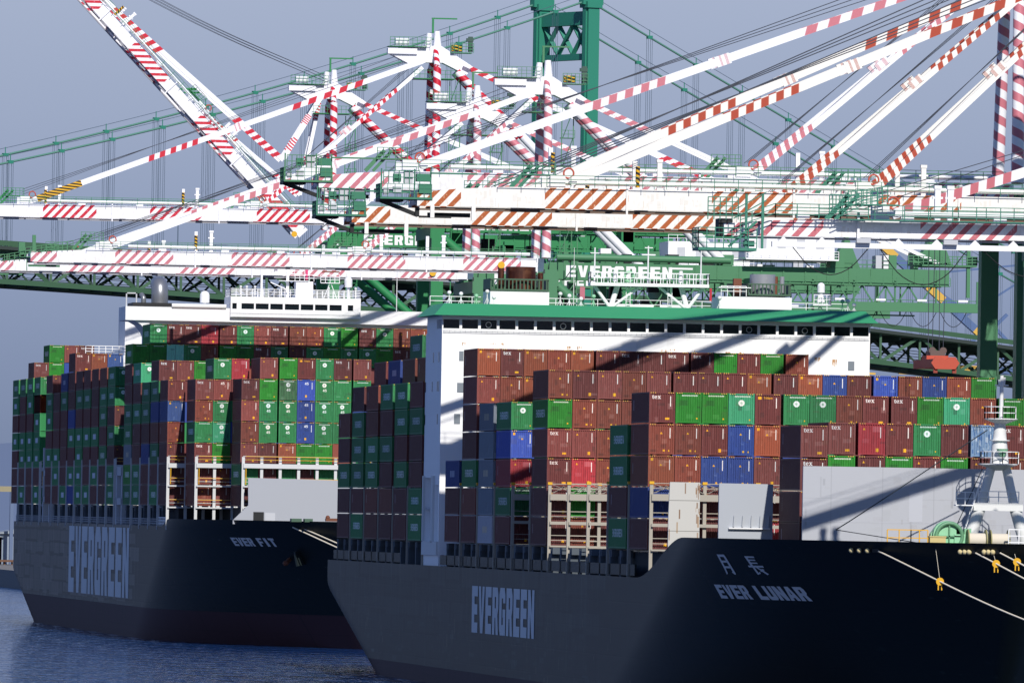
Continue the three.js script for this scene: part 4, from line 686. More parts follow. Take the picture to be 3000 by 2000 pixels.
  // ---- apex frame
  if (!o.noApex) {
    for (const s of [1, -1]) P('mast_leg', [tube(V(0, by + h, s * 6.2), V(.2, ay - 5.4, s * 4.2), .66, .62, 14), tube(V(.2, ay - 5.4, s * 4.2), V(.3, ay - 2.6, s * 1), .5, .4, 10)], K.spiral);
    P('mast_collar', [tube(V(0, by + h, 6.2), V(.05, by + h + 3.2, 5.65), .69, .69, 14)], K.plain);
    P('apex_head', [prism([[-6.8, ay - 3.4], [-6.8, ay - 2.6], [-1, ay - 2], [1.2, ay - 2], [6.3, ay - 5.2], [5.2, ay - 6.4], [1.4, ay - 4.6], [-1.2, ay - 4.6], [-3.2, ay - 5.2]], -1.2, 1.2), tube(V(-.9, ay - 2.3, .6), V(-.7, ay, .6), .62, .42), tube(V(.7, ay - 2.3, -.3), V(.6, ay + .4, -.3), .7, .45), box(4.6, .9, 1.6, -5, ay - 2.9, .8), box(2.1, 1, 1.5, -5, ay - 1.4, .4)], K.plain);
    P('apex_platform', [box(6, .1, 3, -4.2, ay - 2.2, .4), ...rail([V(-7, ay - 2.2, 1.9), V(-.6, ay - 2.2, 1.9)], 1.5, .75, .04, 3), box(3.4, .1, 2.6, 4.3, ay - 3, .4), ...rail([V(2.6, ay - 3, 1.6), V(6.2, ay - 3, 1.6)], 1.5, .6, .045, 3)], G); P('rope_guide', [box(.7, 2.4, .5, 5.8, ay - 1.6, .6), box(1.1, .5, .6, 5.7, ay - .9, .6)], std('#39534a', .7)); P('leg_platform', [box(6.4, .14, 4.4, 0, ay - 7.2, 1), ...rail([V(-3.2, ay - 7.1, 3.2), V(3.2, ay - 7.1, 3.2)], 1.2, .8, .04, 2)], G); P('davit', [box(.3, 2.4, .3, 0, ay + 1.3, -.8), box(4, .22, .25, 1.8, ay + 2.4, -.8)], G);
    P('apex_motor', [box(1.6, 1, 1, 3.6, ay - 2.3, .8)], hazard);
    for (const s of [1, -1]) {
      P('back_leg', [tube(V(3.6, ay - 6, s * 1.5), V(14, lerp(ay - 6, by + 1, .45), s * 2.6), .62, .62, 14)], K.spiral);
      P('back_leg_lower', [tube(V(14, lerp(ay - 6, by + 1, .45), s * 2.6), V(26, by + 1, s * 3.6), .66, .66, 14)], K.plain);
      P('back_stay', [bar(V(4.6, ay - 4.8, s * 1.8), V(57.5, by + 1.4, s * 3.4), .34, .5, true)], K.band2);
    }
    const lad = []; for (let y = by + 2; y < ay - 8; y += 4.1) lad.push(box(1.9, .1, 1.8, 3.4, y, 1), bar(V(2.7, y, 1.5), V(4.2, y + 4.1, 1.5), .55, .07), ...rail([V(2.5, y, 1.9), V(4.4, y, 1.9)], 1.1, .9, .05, 2));
    lad.push(box(.13, ay - by - 9, .13, 2.5, (ay + by) / 2 - 3, 1.9), box(.13, ay - by - 9, .13, 4.4, (ay + by) / 2 - 3, .2)); P('stair_tower', lad, G);
  }
  // ---- forestays
  const A = V(-1.8, ay - 4.4, 0);
  const stay = (x, y, s, m, hh = .85, ww = .4) => P('forestay', [bar(V(x, y, s * 3.3), V(A.x, A.y + (m === K.band2 ? -1 : 0), s * 1.5), ww, hh, true), ...(o.mono ? [] : [box(1.6, hh * 1.35, ww * 1.2, 0, 0, 0).rotateZ(Math.atan2(A.y - y, A.x - x)).translate(lerp(x, A.x, .52), lerp(y, A.y, .52), s * lerp(3.3, 1.5, .52))])], m);
  if (o.mono) { stay(out + .6, by + h + .6, .02, K.band2, .85, .5); each(P, 'hoist_rope', [0, 1].map((i) => tube(V(out - 2 - i * 3, by + h + 1, .6), V(-1, ay - 3 - i, .6), .035, .035, 4)), wireM); } else if (!o.raise) {
    for (const s of [1, -1]) { stay(out + .6, by + h + .7, s, K.band); stay(inn + .6, by + h + .7, s, K.band2, .6, .35); }
    if (o.hazardFoot) P('stay_sleeve', [bar(V(out + 1, by + h + .85, 3.3), V(lerp(out + .6, A.x, .12), lerp(by + h + .7, A.y, .12), lerp(3.3, 1.5, .12)), .55, 1.0)], hazard);
    for (const s of [1, -1]) each(P, 'hoist_rope', [0, 1, 2].map((i) => tube(V(out - 1, by + h + 1.6 + i * .4, s * 1.2), V(-1, ay - 1.8 - i * .8, s * .9), .035, .035, 4)), wireM);
    each(P, 'hoist_rope', [0, 1, 2].map((i) => tube(V(inn, by + h + 1.8, 2 - i * 2), V(-.6, ay - 2 - i * .4, .6 - .6 * i), .035, .035, 4)), wireM);
  } else {
    const f = o.raise, bp = (d) => V(d * Math.cos(f) - 4.2, by - d * Math.sin(f) + 1.2, 0), J = V(-8.2, by + 12.6, 0), d1 = bp(-28), d2 = bp(-57);
    for (const s of [1, -1]) {
      P('folded_forestay', [bar(A.clone().setZ(s * 1.5), J.clone().setZ(s * 2.4), .4, .85, true)], K.band);
      P('folded_forestay', [bar(J.clone().setZ(s * 2.4), d2.clone().setZ(s * 3.2), .4, .8, true)], K.band2);
      P('folded_forestay', [bar(V(J.x + 3, J.y - 6, s * 2.4), d1.clone().setZ(s * 3.2), .35, .6, true)], K.band2);
      P('folded_forestay', [bar(A.clone().setZ(s * 1.2), V(J.x + 3, J.y - 6, s * 2.4), .35, .6, true)], K.band2);
    }
    const e = bp(-69); each(P, 'hoist_rope', Array.from({ length: 6 }, (_, i) => rope([V(-1, ay - .5 - i * .25, i % 2 ? 1.5 : -1.5), V(-22, lerp(ay, e.y, .42) - 1.7 - i * .22, i % 2 ? 2 : -2), V(e.x, e.y - i * .35, i % 2 ? 3 : -3)], .04, 14, 4)), wireM);
  }
  // ---- fixed girder behind the hinge, with lettering
  const gl = o.girderEnd ?? 59, ds0 = o.legs ?? 11.2;
  P('girder', [bx(.8, gl, by - 1.95, by + .45, 2.95, 3.85), bx(.8, gl, by - 1.95, by + .45, -3.85, -2.95), ...[2, 14, 26, 38, 50, gl - .6].map((x) => bx(x - .5, x + .5, by - 1.6, by + .2, -3, 3))], G);
  for (const g of letters('EVERGREEN', (s, t) => V(lerp(o.text ?? 3.2, (o.text ?? 3.2) + 15.4, s), lerp(by - 1.62, by + .05, t) - QY, 3.9), .22)) mesh('girder_letter', g, M.white, C);
  P('girder_walkway', [...rail([V(20, by - 1.9, 5), V(gl, by - 1.9, 5)], 1.15, 2, .05, 3), bx(20, gl, by - 2, by - 1.9, 3.9, 5), ...rail([V(1, by + .5, 3.4), V(gl, by + .5, 3.4)], 1.15, 2, .05, 2)], G);
  for (let x = 22; x < gl - 1; x += 3.2) P('girder_stiffener', [bx(x - .09, x + .09, by - 1.9, by + .4, 3.85, 4)], G);
  for (let i = 0; i < 22; i++) { const x = 1.5 + rnd() * (gl - 4), w = .6 + rnd() * 1.6, hh = .5 + rnd() * 1.7; P('equipment_box', [bx(x, x + w, by + .5, by + .5 + hh, -1 + rnd() * 3, 2.6 + rnd())], i % 3 ? G : pick([M.grey, M.white, M.dark])); }
  for (let i = 0; i < 7; i++) { const x = 2 + rnd() * 16, y = by - 3 - rnd() * 5; P('hanging_equipment', [bx(x, x + .8 + rnd() * 2, y, y + .8 + rnd() * 2, -ds0 + 2, -ds0 + 4), bar(V(x + .5, y + .5, -ds0 + 3), V(x + .5, by - 1.5, -ds0 + 3), .15, .15)], i % 2 ? G : M.dark); }
  if (gl > 40) { // service truss under the girder
    const tb = []; for (let x = 19; x < gl - 4; x += 3.4) tb.push(bar(V(x, by - 2, 4.4), V(x + 1.7, by - 4.6, 4.4), .22, .22), bar(V(x + 1.7, by - 4.6, 4.4), V(x + 3.4, by - 2, 4.4), .22, .22), bar(V(x, by - 2, -3), V(x, by - 6, -3), .2, .2)); tb.push(bx(19, gl - 4, by - 4.8, by - 4.5, 4.2, 4.6), bx(19, gl - 4, by - 6.2, by - 6, -3.4, -2)); P('service_truss', tb, G);
    const el = []; for (let y = QY + 4; y < by; y += 2.6) el.push(bar(V(2.4, y, 8), V(4.2, y + 2.6, 8), .12, .12), bx(2.3, 4.3, y, y + .1, 6.4, 8.1)); el.push(bx(2.3, 2.45, QY + 1, by + 4, 7.95, 8.1), bx(4.15, 4.3, QY + 1, by + 4, 7.95, 8.1)); P('elevator_tower', el, G);
    P('checker_cabin', [bx(31.5, 35, by - 9, by - 6, 6, 9)], M.dark);
  }
  if (!o.noCatwalk) for (let i = 0; i < 4; i++) P('catwalk_lamp', [bx(gl - 17 + i * 6, gl - 15.6 + i * 6, by - 4.2, by - 3.9, 5.9, 6.2)], M.white);
  const mh = P('machinery_house', [bx(29.5, 42, by + 1.6, by + 5.4, -5, 5), bx(29, 42.5, by + 1.4, by + 1.6, -6, 6)], houseM);
  for (let i = 0; i < 4; i++) mesh('vent', box(1.2, 1.4, .06, 31.5 + i * 2.8, by + 3.8 - QY, 5.03), M.grey, mh);
  mesh('railing', mergeGeometries([...rail([V(29, by + 1.6 - QY, 5.9), V(42.5, by + 1.6 - QY, 5.9)], 1.1, 1.2, .05, 3), ...rail([V(29.5, by + 5.4 - QY, 5), V(42, by + 5.4 - QY, 5)], 1, 1.4, .05, 2)]), M.white, mh);
  P('back_machinery', [bx(gl - 5, gl - .5, by + 1.1, by + 3, -2.6, 2.6), prism([[gl - 3.5, by + 3], [gl - 1.5, by + 7], [gl + .8, by + 1.2]], -1.5, 1.5), ...rail([V(gl - 6, by + 1.2, 4), V(gl + 4, by + 1.2, 4), V(gl + 4, by + 1.2, -3)], 1.2, .7, .08, 3), bx(gl - 4, gl + 4, by + .95, by + 1.2, -4, 4), bx(gl + 2.6, gl + 3.1, by - 3.5, by + 3.6, 3.2, 3.7)], G);
  if (!o.noCatwalk) P('catwalk', [bx(gl - 20, gl + 4.5, by - 5.7, by - 5.2, 4.2, 6), bx(gl - 20, gl + 4.5, by - 5.2, by - 4.4, 5.85, 5.98), ...rail([V(gl - 20, by - 5.2, 4.2), V(gl + 4.5, by - 5.2, 4.2)], 1.2, 1.6, .07, 3), ...[0, 6, 12, 18, 24].map((i) => bx(gl - 20 + i - .12, gl - 20 + i + .12, by - 5.7, by - 1.2, 4.4, 4.7))], G);
  if (!o.noCatwalk) each(P, 'festoon_cable', [0, 1, 2, 3, 4].map((i) => rope(sag(V(gl - 19 + i * 4.4, by - 5.7, 5), V(gl - 15.2 + i * 4.4, by - 5.7, 5), 2.1), .05, 12, 5)), M.black);
  // ---- portal
  const ds = o.legs ?? 11.2, ly = QY;
  for (const s of [1, -1]) {
    P('waterside_leg', [prism([[-.9, ly + 1.6], [.9, ly + 1.6], [.9, by - .8], [-.9, by - .8]], s * ds - .95, s * ds + .95), bx(.92, 1.1, ly + 2, by - 1, s * ds - .2, s * ds + .2)], o.leg ?? G);
    P('landside_leg', [bx(29.2, 30.8, ly + 1.6, by - .8, s * ds - .9, s * ds + .9)], G);
    P('side_beam', [bx(.9, 29.2, ly + 15, ly + 17, s * ds - .7, s * ds + .7)], G);
    P('diagonal_brace', [tube(V(.9, by - 3, s * ds), V(29.2, by - 27, s * ds), .72, .72, 12)], G);
    P('top_beam', [bx(s < 0 ? 28.9 : -1.1, s < 0 ? 31 : 1.1, by - 3.2, by - 1.4, -ds - .9, ds + .9)], G);
    P('bogie', [bx(-1.2, 1.2, ly + .2, ly + 1.6, s * ds - 5, s * ds + 5), ...[-4, -2, 0, 2, 4].map((d) => cyl(.42, .42, .5, 0, 0, 0, 12).rotateZ(Math.PI / 2).translate(0, ly + .42, s * ds + d)), bx(28.8, 31.2, ly + .2, ly + 1.6, s * ds - 5, s * ds + 5)], std('#3a4a42', .7));
  }
  P('tie_tube', [tube(V(.9, by + 1, ds), V(26, by + 1, ds), .5, .5, 12)], G);
  const num = P('number_plate', [cyl(.5, .5, .08, 0, 0, 0, 20).rotateX(Math.PI / 2).translate(-6.2, by - .1, 4.1)], M.yellow);
  return C;
}
crane('red', -1767, 'farthest crane with bright red stripes, its boom raised up to the left', { raise: 46.6 * Math.PI / 180, legs: 9, u: -76.8, boom: 66.8, text: 5.8 });
crane('red', -1617, 'tallest crane with bright red striped boom lowered far to the left', { hazardFoot: 1, tip: -76, out: -63, u: -77.8, legs: 9, posts: [-58.5, -37] });
crane('pink', -1563.6, 'lower faded pink striped crane, its boom passing behind the far bridge', { u: -78 });
crane('pink', -1485.4, 'faded pink striped crane with its boom over the far ship bays', { u: -78.5, x: .7, boom: 55.4, posts: [-48, -14.5, -23.5], apex: 84.6, tip: -73.9, out: -62.4, inn: -26 });
crane('pink', -1090, 'pink and white crane at the right edge with dark green legs', { boom: 54.4, apex: 83.1, tip: -74, out: -63.5, inn: -28, machine: 1, girderEnd: 20, u: -75 });
crane('orange', -1062, 'cream crane with orange stripes, the longer-reaching lower one', { boom: 50.1, apex: 81.2, tip: -73.5, out: -57.6, inn: -30, machine: 1, girderEnd: 20, u: -77.9 });
crane('orange', -1024, 'cream crane with orange stripes, the upper one with a round stay pin', { boom: 50.8, apex: 80.2, tip: -71.2, out: -56.3, inn: -25.7, machine: 1, girderEnd: 20, u: -75.2 });
crane('near', -878, 'nearest crane, low boom with dull pink stripes and a lower rail beam', { tip: -61.8, out: -47.4, inn: -14, girderEnd: 20, posts: [-43.4, -42.3], noCatwalk: 1, noApex: 0, mono: 1, u: -78.3 });
// ---- lower rail beam, trolley and spreader of the nearest crane
{
  const cr = scene.children.filter((o) => o.name.startsWith('quay_crane')).at(-1), B = cr.children.find((c) => c.name === 'boom');
  const t = -61.8, G = KIND.near.gm;
  mesh('rail_beam', box(-t - 4, .46, .5, (t + 4) / 2, -1.48, 4.4), M.white, B);
  for (let x = t + 5; x < 0; x += 3.3) mesh('beam_hanger', prism([[x - .45, -1.26], [x + .45, -1.26], [x, -.8]], 4.2, 4.5), M.white, B);
  for (const x of [-50, -42.5, -34.5, -27]) mesh('beam_lamp', box(1.2, .4, .5, x, -1.05, 4.9), M.grey, B);
  for (const [a, c, d] of [[-56, -49.5, 2.3], [-48.5, -41, 3], [-39.6, -31, 2.2], [-30.5, -22, 2.6]]) mesh('festoon_cable', rope(sag(V(a, -1.7, 4.4), V(c, -1.7, 4.4), d), .045, 16, 5), M.black, B);
  mesh('side_walkway', mergeGeometries([box(40, .1, 1, -32, .72, 4.4), ...rail([V(-57.6, .75, 4.9), V(-52, .75, 4.9), V(-49.6, .75, 4.9)], 1.2, 1.9, .05, 4), ...rail([V(-46.5, .75, 4.9), V(-3, .75, 4.9)], 1.2, 2.1, .045, 4), ...rail([V(-60.6, -.3, 4.9), V(-57.6, .75, 4.9)], 1.2, 1, .05, 3), box(.2, 4.6, .2, t + 1.7, .4, 4.9), box(.2, 4.6, .2, t + 3.1, .4, 4.9)]), G, B);
  mesh('nose_gallery', mergeGeometries([box(5, .25, 3.6, t + .1, -2, 3.4), ...rail([V(t - 2.4, -1.9, 5.2), V(t + 2.6, -1.9, 5.2)], 1.7, .7, .05, 4), ...rail([V(t - 2.4, -1.9, 1.6), V(t - 2.4, -1.9, 5.2)], 1.7, .9, .05, 4), bar(V(t + .2, -1.8, 5), V(t + 2.6, .4, 5), .2, .2), box(.9, .5, .6, t + 2, -1.5, 4.6)]), G, B);
  mesh('nose_box', box(1.2, 1.5, 2, t + .2, -.1, 2.2), M.dark, B);
  mesh('nose_stair', mergeGeometries([...rail([V(t - 1.6, .5, 5), V(t + 1, .5, 5)], 1.9, .5, .05, 5), bar(V(t + .6, .6, 5), V(t + 3.4, 2.2, 5), .08, .1), bar(V(t + .6, 1.3, 5), V(t + 3.4, 2.9, 5), .08, .08)]), G, B);
  mesh('stair_gallery', mergeGeometries([box(3.2, .12, 1, -48.6, 2, 4.6), ...rail([V(-51.6, 1.6, 5.1), V(-48, 2.2, 5.1)], 1.4, .45, .05, 5), ...[0, 1, 2].map((i) => bar(V(-52.6, .8 + i * .4, 5.2), V(-50, 2 + i * .4, 5.2), .08, .08)), ...rail([V(-53, 1.2, 5.1), V(-51.6, 1.2, 5.1)], 1.6, .3, .05, 4)]), G, B);
  const z = -1024, y0 = 34.2, cx = 170.8;
  const sp = thing('spreader', 'orange container spreader hanging on ropes above the near ship', 'spreader', [cx, y0, z]), L = local(sp), X = (d) => cx + d;
  L('frame', [bx(X(-1.2), X(1.2), 34.75, 35.6, z - 6, z + 6), prism([[X(-1.42), 35.2], [X(-1), 35.8], [X(-.4), 35.8], [X(0), 35.5], [X(.4), 35.8], [X(1), 35.8], [X(1.42), 35.2], [X(1), 34.6], [X(-1), 34.6]], z + 6, z + 6.3), bx(X(-1.1), X(1.1), 35.6, 36, z - 1.5, z + 1.5)], M.orange);
  each(L, 'twist_lock', [bx(X(-1.15), X(-.75), 34.2, 34.75, z + 5.7, z + 6.1), bx(X(.75), X(1.15), 34.2, 34.75, z + 5.7, z + 6.1)], std('#8a3524', .6));
  L('head_block', [bx(X(-.7), X(.8), 36, 36.5, z - 1.4, z + 1.4), cyl(.35, .35, .3, 0, 0, 0, 14).rotateX(Math.PI / 2).translate(X(-.5), 36.5, z + 1.2), cyl(.35, .35, .3, 0, 0, 0, 14).rotateX(Math.PI / 2).translate(X(.6), 36.5, z + 1.2)], std('#5a4a44', .6));
  each(L, 'rope', [[-.5, 1.2], [.6, 1.2], [-.5, -1.2], [.6, -1.2]].map(([x, d]) => tube(V(X(x), 36.5, z + d), V(X(x), 49.3, z + d * 1.6), .04, .04, 5)), wireM);
  const tr = thing('trolley', 'crane trolley under the orange-striped boom carrying the orange spreader', 'trolley', [cx, 49, z]); const TL = local(tr);
  TL('frame', [bx(X(-3), X(3), 48.9, 49.4, z - 2.6, z - 2), bx(X(-3), X(3), 48.9, 49.4, z + 2, z + 2.6), bx(X(-2.6), X(-1.9), 48.85, 49.35, z - 2.6, z + 2.6), bx(X(1.9), X(2.6), 48.85, 49.35, z - 2.6, z + 2.6)], KIND.orange.gm);
}
// ---- bow names and mooring lines
for (const g of letters('EVER LUNAR', (s, t) => onHull(hA, lerp(-931, -914.1, s), lerp(12.22, 13.46, t)), .1)) PA('name_letter', g, namePaint);
for (const g of letters('EVER FIT', (s, t) => onHull(hB, lerp(-1420, -1409.6, s), lerp(14.62, 15.75, t)), .1)) PB('name_letter', g, namePaint);
{ // brushed characters
  const strokes = (z0, z1, y0, y1, list) => list.map((p) => { const s = new THREE.Shape(p.map(([x, y]) => new THREE.Vector2(x, y))); const g = new THREE.ShapeGeometry(s); const q = g.attributes.position; for (let i = 0; i < q.count; i++) { const w = onHull(hA, lerp(z0, z1, q.getX(i)), lerp(y0, y1, q.getY(i))); q.setXYZ(i, w.x, w.y, w.z); } const r = ni(g); r.computeVertexNormals(); return r; });
  PA('name_character', strokes(-926.4, -924.2, 14.4, 16.2, [[[.12, 1], [.32, 1], [.3, .4], [.18, .06], [0, 0], [.1, .3]], [[.3, 1], [.95, 1], [.95, .88], [.3, .88]], [[.76, .9], [.98, .95], [.98, .05], [.84, 0], [.66, .12], [.78, .16]], [[.3, .7], [.78, .7], [.78, .6], [.3, .6]], [[.28, .42], [.78, .42], [.78, .32], [.28, .32]]]), namePaint);
  PA('name_character', strokes(-920.6, -917.8, 14.45, 16.1, [[[.2, 1], [.36, 1], [.36, .42], [.2, .42]], [[.34, 1], [.85, 1], [.85, .91], [.34, .91]], [[.34, .83], [.78, .83], [.78, .76], [.34, .76]], [[.34, .67], [.78, .67], [.78, .6], [.34, .6]], [[0, .5], [1, .5], [1, .4], [0, .4]], [[.24, .42], [.38, .42], [.38, .1], [.52, .18], [.5, .08], [.24, 0]], [[.44, .42], [.58, .42], [1, .06], [.86, 0]], [[.8, .34], [.92, .28], [.66, .16], [.58, .2]]]), namePaint);
}
{
  const hw = std('#c9b98a', .9);
  [[-903, -899.2, 16.9], [-891.2, -889.6, 16.95], [-889, -887.5, 16.98]].forEach(([a, b, y], i) => {
    PA('hawse_slot', [0, 1, 2, 3].map((k) => { const z = lerp(a, b, (k + .5) / 4), p = onHull(hA, z, y, .02); return box(.12, .42, Math.abs(b - a) / 4.6, p.x, y, z, 0, Math.atan2(hA.half(a, y) - hA.half(b, y), b - a), 0); }), M.black);
    PA('chafe_wrap', [0, 1, 2].map((k) => { const z = lerp(a, b, (k + .6) / 4), p = onHull(hA, z, y - .06, .14); return ball(.24, p.x, y - .08, z, 8).scale(1, 1, 1); }), hw);
  });
  const ln = [[onHull(hA, -899.3, 16.8, .2), V(183, 5.2, -838), 3.2, .36], [onHull(hA, -889.6, 16.8, .2), V(185, 5.2, -845), 2.6, .12], [onHull(hA, -887.4, 16.85, .2), V(185, 5.2, -850), 2.2, .1]];
  const lab = ['longest pale mooring line from the near bow, with a round yellow guard', 'middle pale mooring line from the near bow, with a yellow guard', 'pale mooring line nearest the bow tip, with a yellow guard'];
  ln.forEach(([a, b, s, at], i) => {
    const t = thing('mooring_line', lab[i], 'rope', [a.x, a.y, a.z], 'mooring lines of the near ship'), L = local(t);
    const pts = sag(a, b, s), cu = new THREE.CatmullRomCurve3(pts); L('rope', rope(pts, .075, 40, 6), M.rope);
    const p = cu.getPoint([.115, .045, .04][i]); const d = new THREE.CylinderGeometry(.34, .34, .08, 20); const tan = cu.getTangent(.1); d.applyQuaternion(new THREE.Quaternion().setFromUnitVectors(V(0, 1, 0), V(-.35, .1, 1).normalize())); d.translate(p.x, p.y, p.z); L('rat_guard', [ni(d), box(.1, .5, .05, p.x - .15, p.y - .5, p.z), box(.1, .5, .05, p.x + .15, p.y - .5, p.z)], M.yellow);
    L('guard_line', [tube(p, V(p.x - .3, 17.6, p.z - 1.2), .025, .025, 4)], M.rope);
  });
  const a = onHull(hB, -1403.5, 17.3, .2), t = thing('mooring_line', 'pair of thin mooring lines from the far bow toward the near stern', 'rope', [a.x, a.y, a.z]); const L = local(t);
  L('rope', [rope(sag(a, V(184, 5.2, -1352), 2), .1, 30, 6)], M.rope); L('rope', [rope(sag(a.clone().add(V(.8, .1, .6)), V(184, 5.2, -1350), 1.6), .1, 30, 6)], M.rope);
  const anc = onHull(hB, -1406.6, 13.1, .05); PB('anchor_pocket', [box(.3, 2, 2.6, anc.x + .1, 13.2, -1406.8, 0, -.9, .2)], std('#1d2628', .5)); PB('anchor', [box(.5, .5, .9, anc.x - 1.6, 12.7, -1409, .4, -.9, .3), ball(.4, anc.x - 1.9, 12.4, -1409.3, 8)], M.rust);
}
// ================================================================ suspension bridge
{
  const al = 33 * Math.PI / 180, Fh = V(Math.sin(YAW), 0, -Math.cos(YAW));
  const a = R0.clone().multiplyScalar(Math.cos(al)).addScaledVector(Fh, Math.sin(al)), n = R0.clone().multiplyScalar(Math.sin(al)).addScaledVector(Fh, -Math.cos(al));
  const T = V(259.7, 0, -1983.4).addScaledVector(R0, -1.8), w = 8.6;
  const at = (u, o, y) => T.clone().addScaledVector(a, u).addScaledVector(n, o).setY(y);
  const ry = Math.atan2(-a.z, a.x);
  const tm = std('#2a7d66', .55), tg = std('#36593f', .65), cm = std('#4f7f70', .6), cw = std('#4d5f70', .6);
  const br = thing('suspension_bridge', 'green suspension bridge behind the cranes with a tall tower and truss deck', 'bridge', [T.x, WL, T.z]); const P = local(br);
  const obox = (la, h, ln, c) => box(la, h, ln, c.x, c.y, c.z, 0, ry, 0);
  const H = 118;
  for (const s of [-1, 1]) {
    P('tower_leg', [obox(2.5, H, 2.2, at(0, s * w, H / 2)), obox(3.1, H, 1.1, at(0, s * w, H / 2 - .5)), obox(3.4, 1.2, 2.8, at(0, s * w, H - .5))], tm);
    P('cable_saddle', [obox(4.6, 1.6, 1.6, at(0, s * w, H + .3)), ...[-1.4, 0, 1.4].map((d) => obox(.2, 2.4, .2, at(d, s * (w + .6), H - .3)))], tm);
  }
  P('tower_strut', [bar(at(0, -w, 70), at(0, w, 70), 1.6, 2)], tm); P('tower_bracing', [bar(at(0, -w, 115), at(0, w, 115), 1.6, 2.6), bar(at(0, -w, 107.6), at(0, w, 107.6), 1.4, 1.2), ...[0, 1, 2].flatMap((i) => { const o0 = lerp(-w + .8, w - .8, i / 3), o1 = lerp(-w + .8, w - .8, (i + 1) / 3); return [bar(at(.1, o0, 113.8), at(.1, o1, 108), .9, .8), bar(at(-.1, o1, 113.8), at(-.1, o0, 108), .9, .8)]; })], tm);
  const yL = (u) => 118.6 + .338 * u + .00048 * u * u, yR = (u) => 118 - .457 * u + .0001 * u * u;
  const yD = (u) => 55.3 - .06 * u - .00012 * u * u;
  for (const s of [-1, 1]) {
    const pl = []; for (let u = -260; u <= 0; u += 10) pl.push(at(u, s * w, yL(u))); const pr = []; for (let u = 0; u <= 120; u += 10) pr.push(at(u, s * w, yR(u)));
    P('main_cable', [rope(pl, .2, 60, 8), rope(pr, .2, 40, 8)], cm);
    P('hand_cable', [rope(pl.map((p) => p.clone().setY(p.y + 1.3)), .05, 50, 4), rope(pr.map((p) => p.clone().setY(p.y + 1.3)), .05, 40, 4)], cw);
    const hg = [], bands = []; for (let u = -250; u <= 115; u += 10.9) { const uu = u + (s > 0 ? 2 : 0), y = uu < 0 ? yL(uu) : yR(uu); if (Math.abs(uu) < 4) continue; for (const [d, e] of [[-.45, -.3], [.45, -.3], [-.45, .3], [.45, .3]]) hg.push(tube(at(uu + d, s * w + e, yD(uu) + 6), at(uu + d, s * w + e, y), .04, .04, 4)); bands.push(obox(1.1, .62, .62, at(uu, s * w, y)), obox(.12, 1.5, .12, at(uu, s * w, y + .7))); }
    P('hanger_ropes', hg, cw); for (const b of bands) P('cable_band', [b], tm);
  }
  const pan = 9.4;
  for (const s of [-1, 1]) {
    const ch = [], dg = [];
    for (let u = -260, i = 0; u < 300; u += pan, i++) {
      const v = u + pan, p = (q, k) => at(q, s * w, yD(q) + k);
      ch.push(bar(p(u, 0), p(v, 0), .8, .95), bar(p(u, 5.9), p(v, 5.9), .8, .9)); dg.push(bar(p(u, 0), p(u, 5.9), .45, .45), i % 2 ? bar(p(u, 0), p(v, 5.9), .5, .6) : bar(p(u, 5.9), p(v, 0), .5, .6));
    }
    P('truss_chord', ch, tg); P('truss_web', dg, tg);
  }
  const fl = [], st = [], rl = [];
  for (let u = -260; u < 300; u += pan) { const v = u + pan, p = (q, o, k) => at(q, o, yD(q) + k); fl.push(bar(p(u, 0, 6.3), p(v, 0, 6.3), 2 * w + 2.4, .6), bar(p(u, 0, -.8), p(v, 0, -.8), 3, .25)); for (const f of [0, .5]) { const q = lerp(u, v, f); st.push(bar(p(q, -w, 5.2), p(q, w, 5.2), .4, .9), bar(p(q, -w, .1), p(q, 0, 5), .35, .35), bar(p(q, w, .1), p(q, 0, 5), .35, .35), bar(p(q, -w, .1), p(q, w, .1), .35, .5)); } for (const k of [1.1, 2.2, 3.3]) st.push(bar(p(u, -3, k), p(v, -3, k), .12, .12), bar(p(u, 4, k), p(v, 4, k), .12, .12)); for (const s of [-1, 1]) rl.push(bar(p(u, s * 9.4, 7.1), p(v, s * 9.4, 7.1), .2, .9)); }
  P('road_deck', fl, std('#2f3a36', .8)); P('floor_beams', st, std('#2c4436', .7)); P('parapet', rl, tg);
  const sp = []; for (let u = -230; u < 0; u += 46) sp.push(tube(at(u, w + .6, yD(u) + 6.4), at(u, w + .6, yD(u) + 14), .12, .1, 6), bar(at(u, w + .6, yD(u) + 14), at(u + 1.5, w - 1, yD(u) + 14.3), .1, .1)); P('lamp_posts', sp, cw);
}
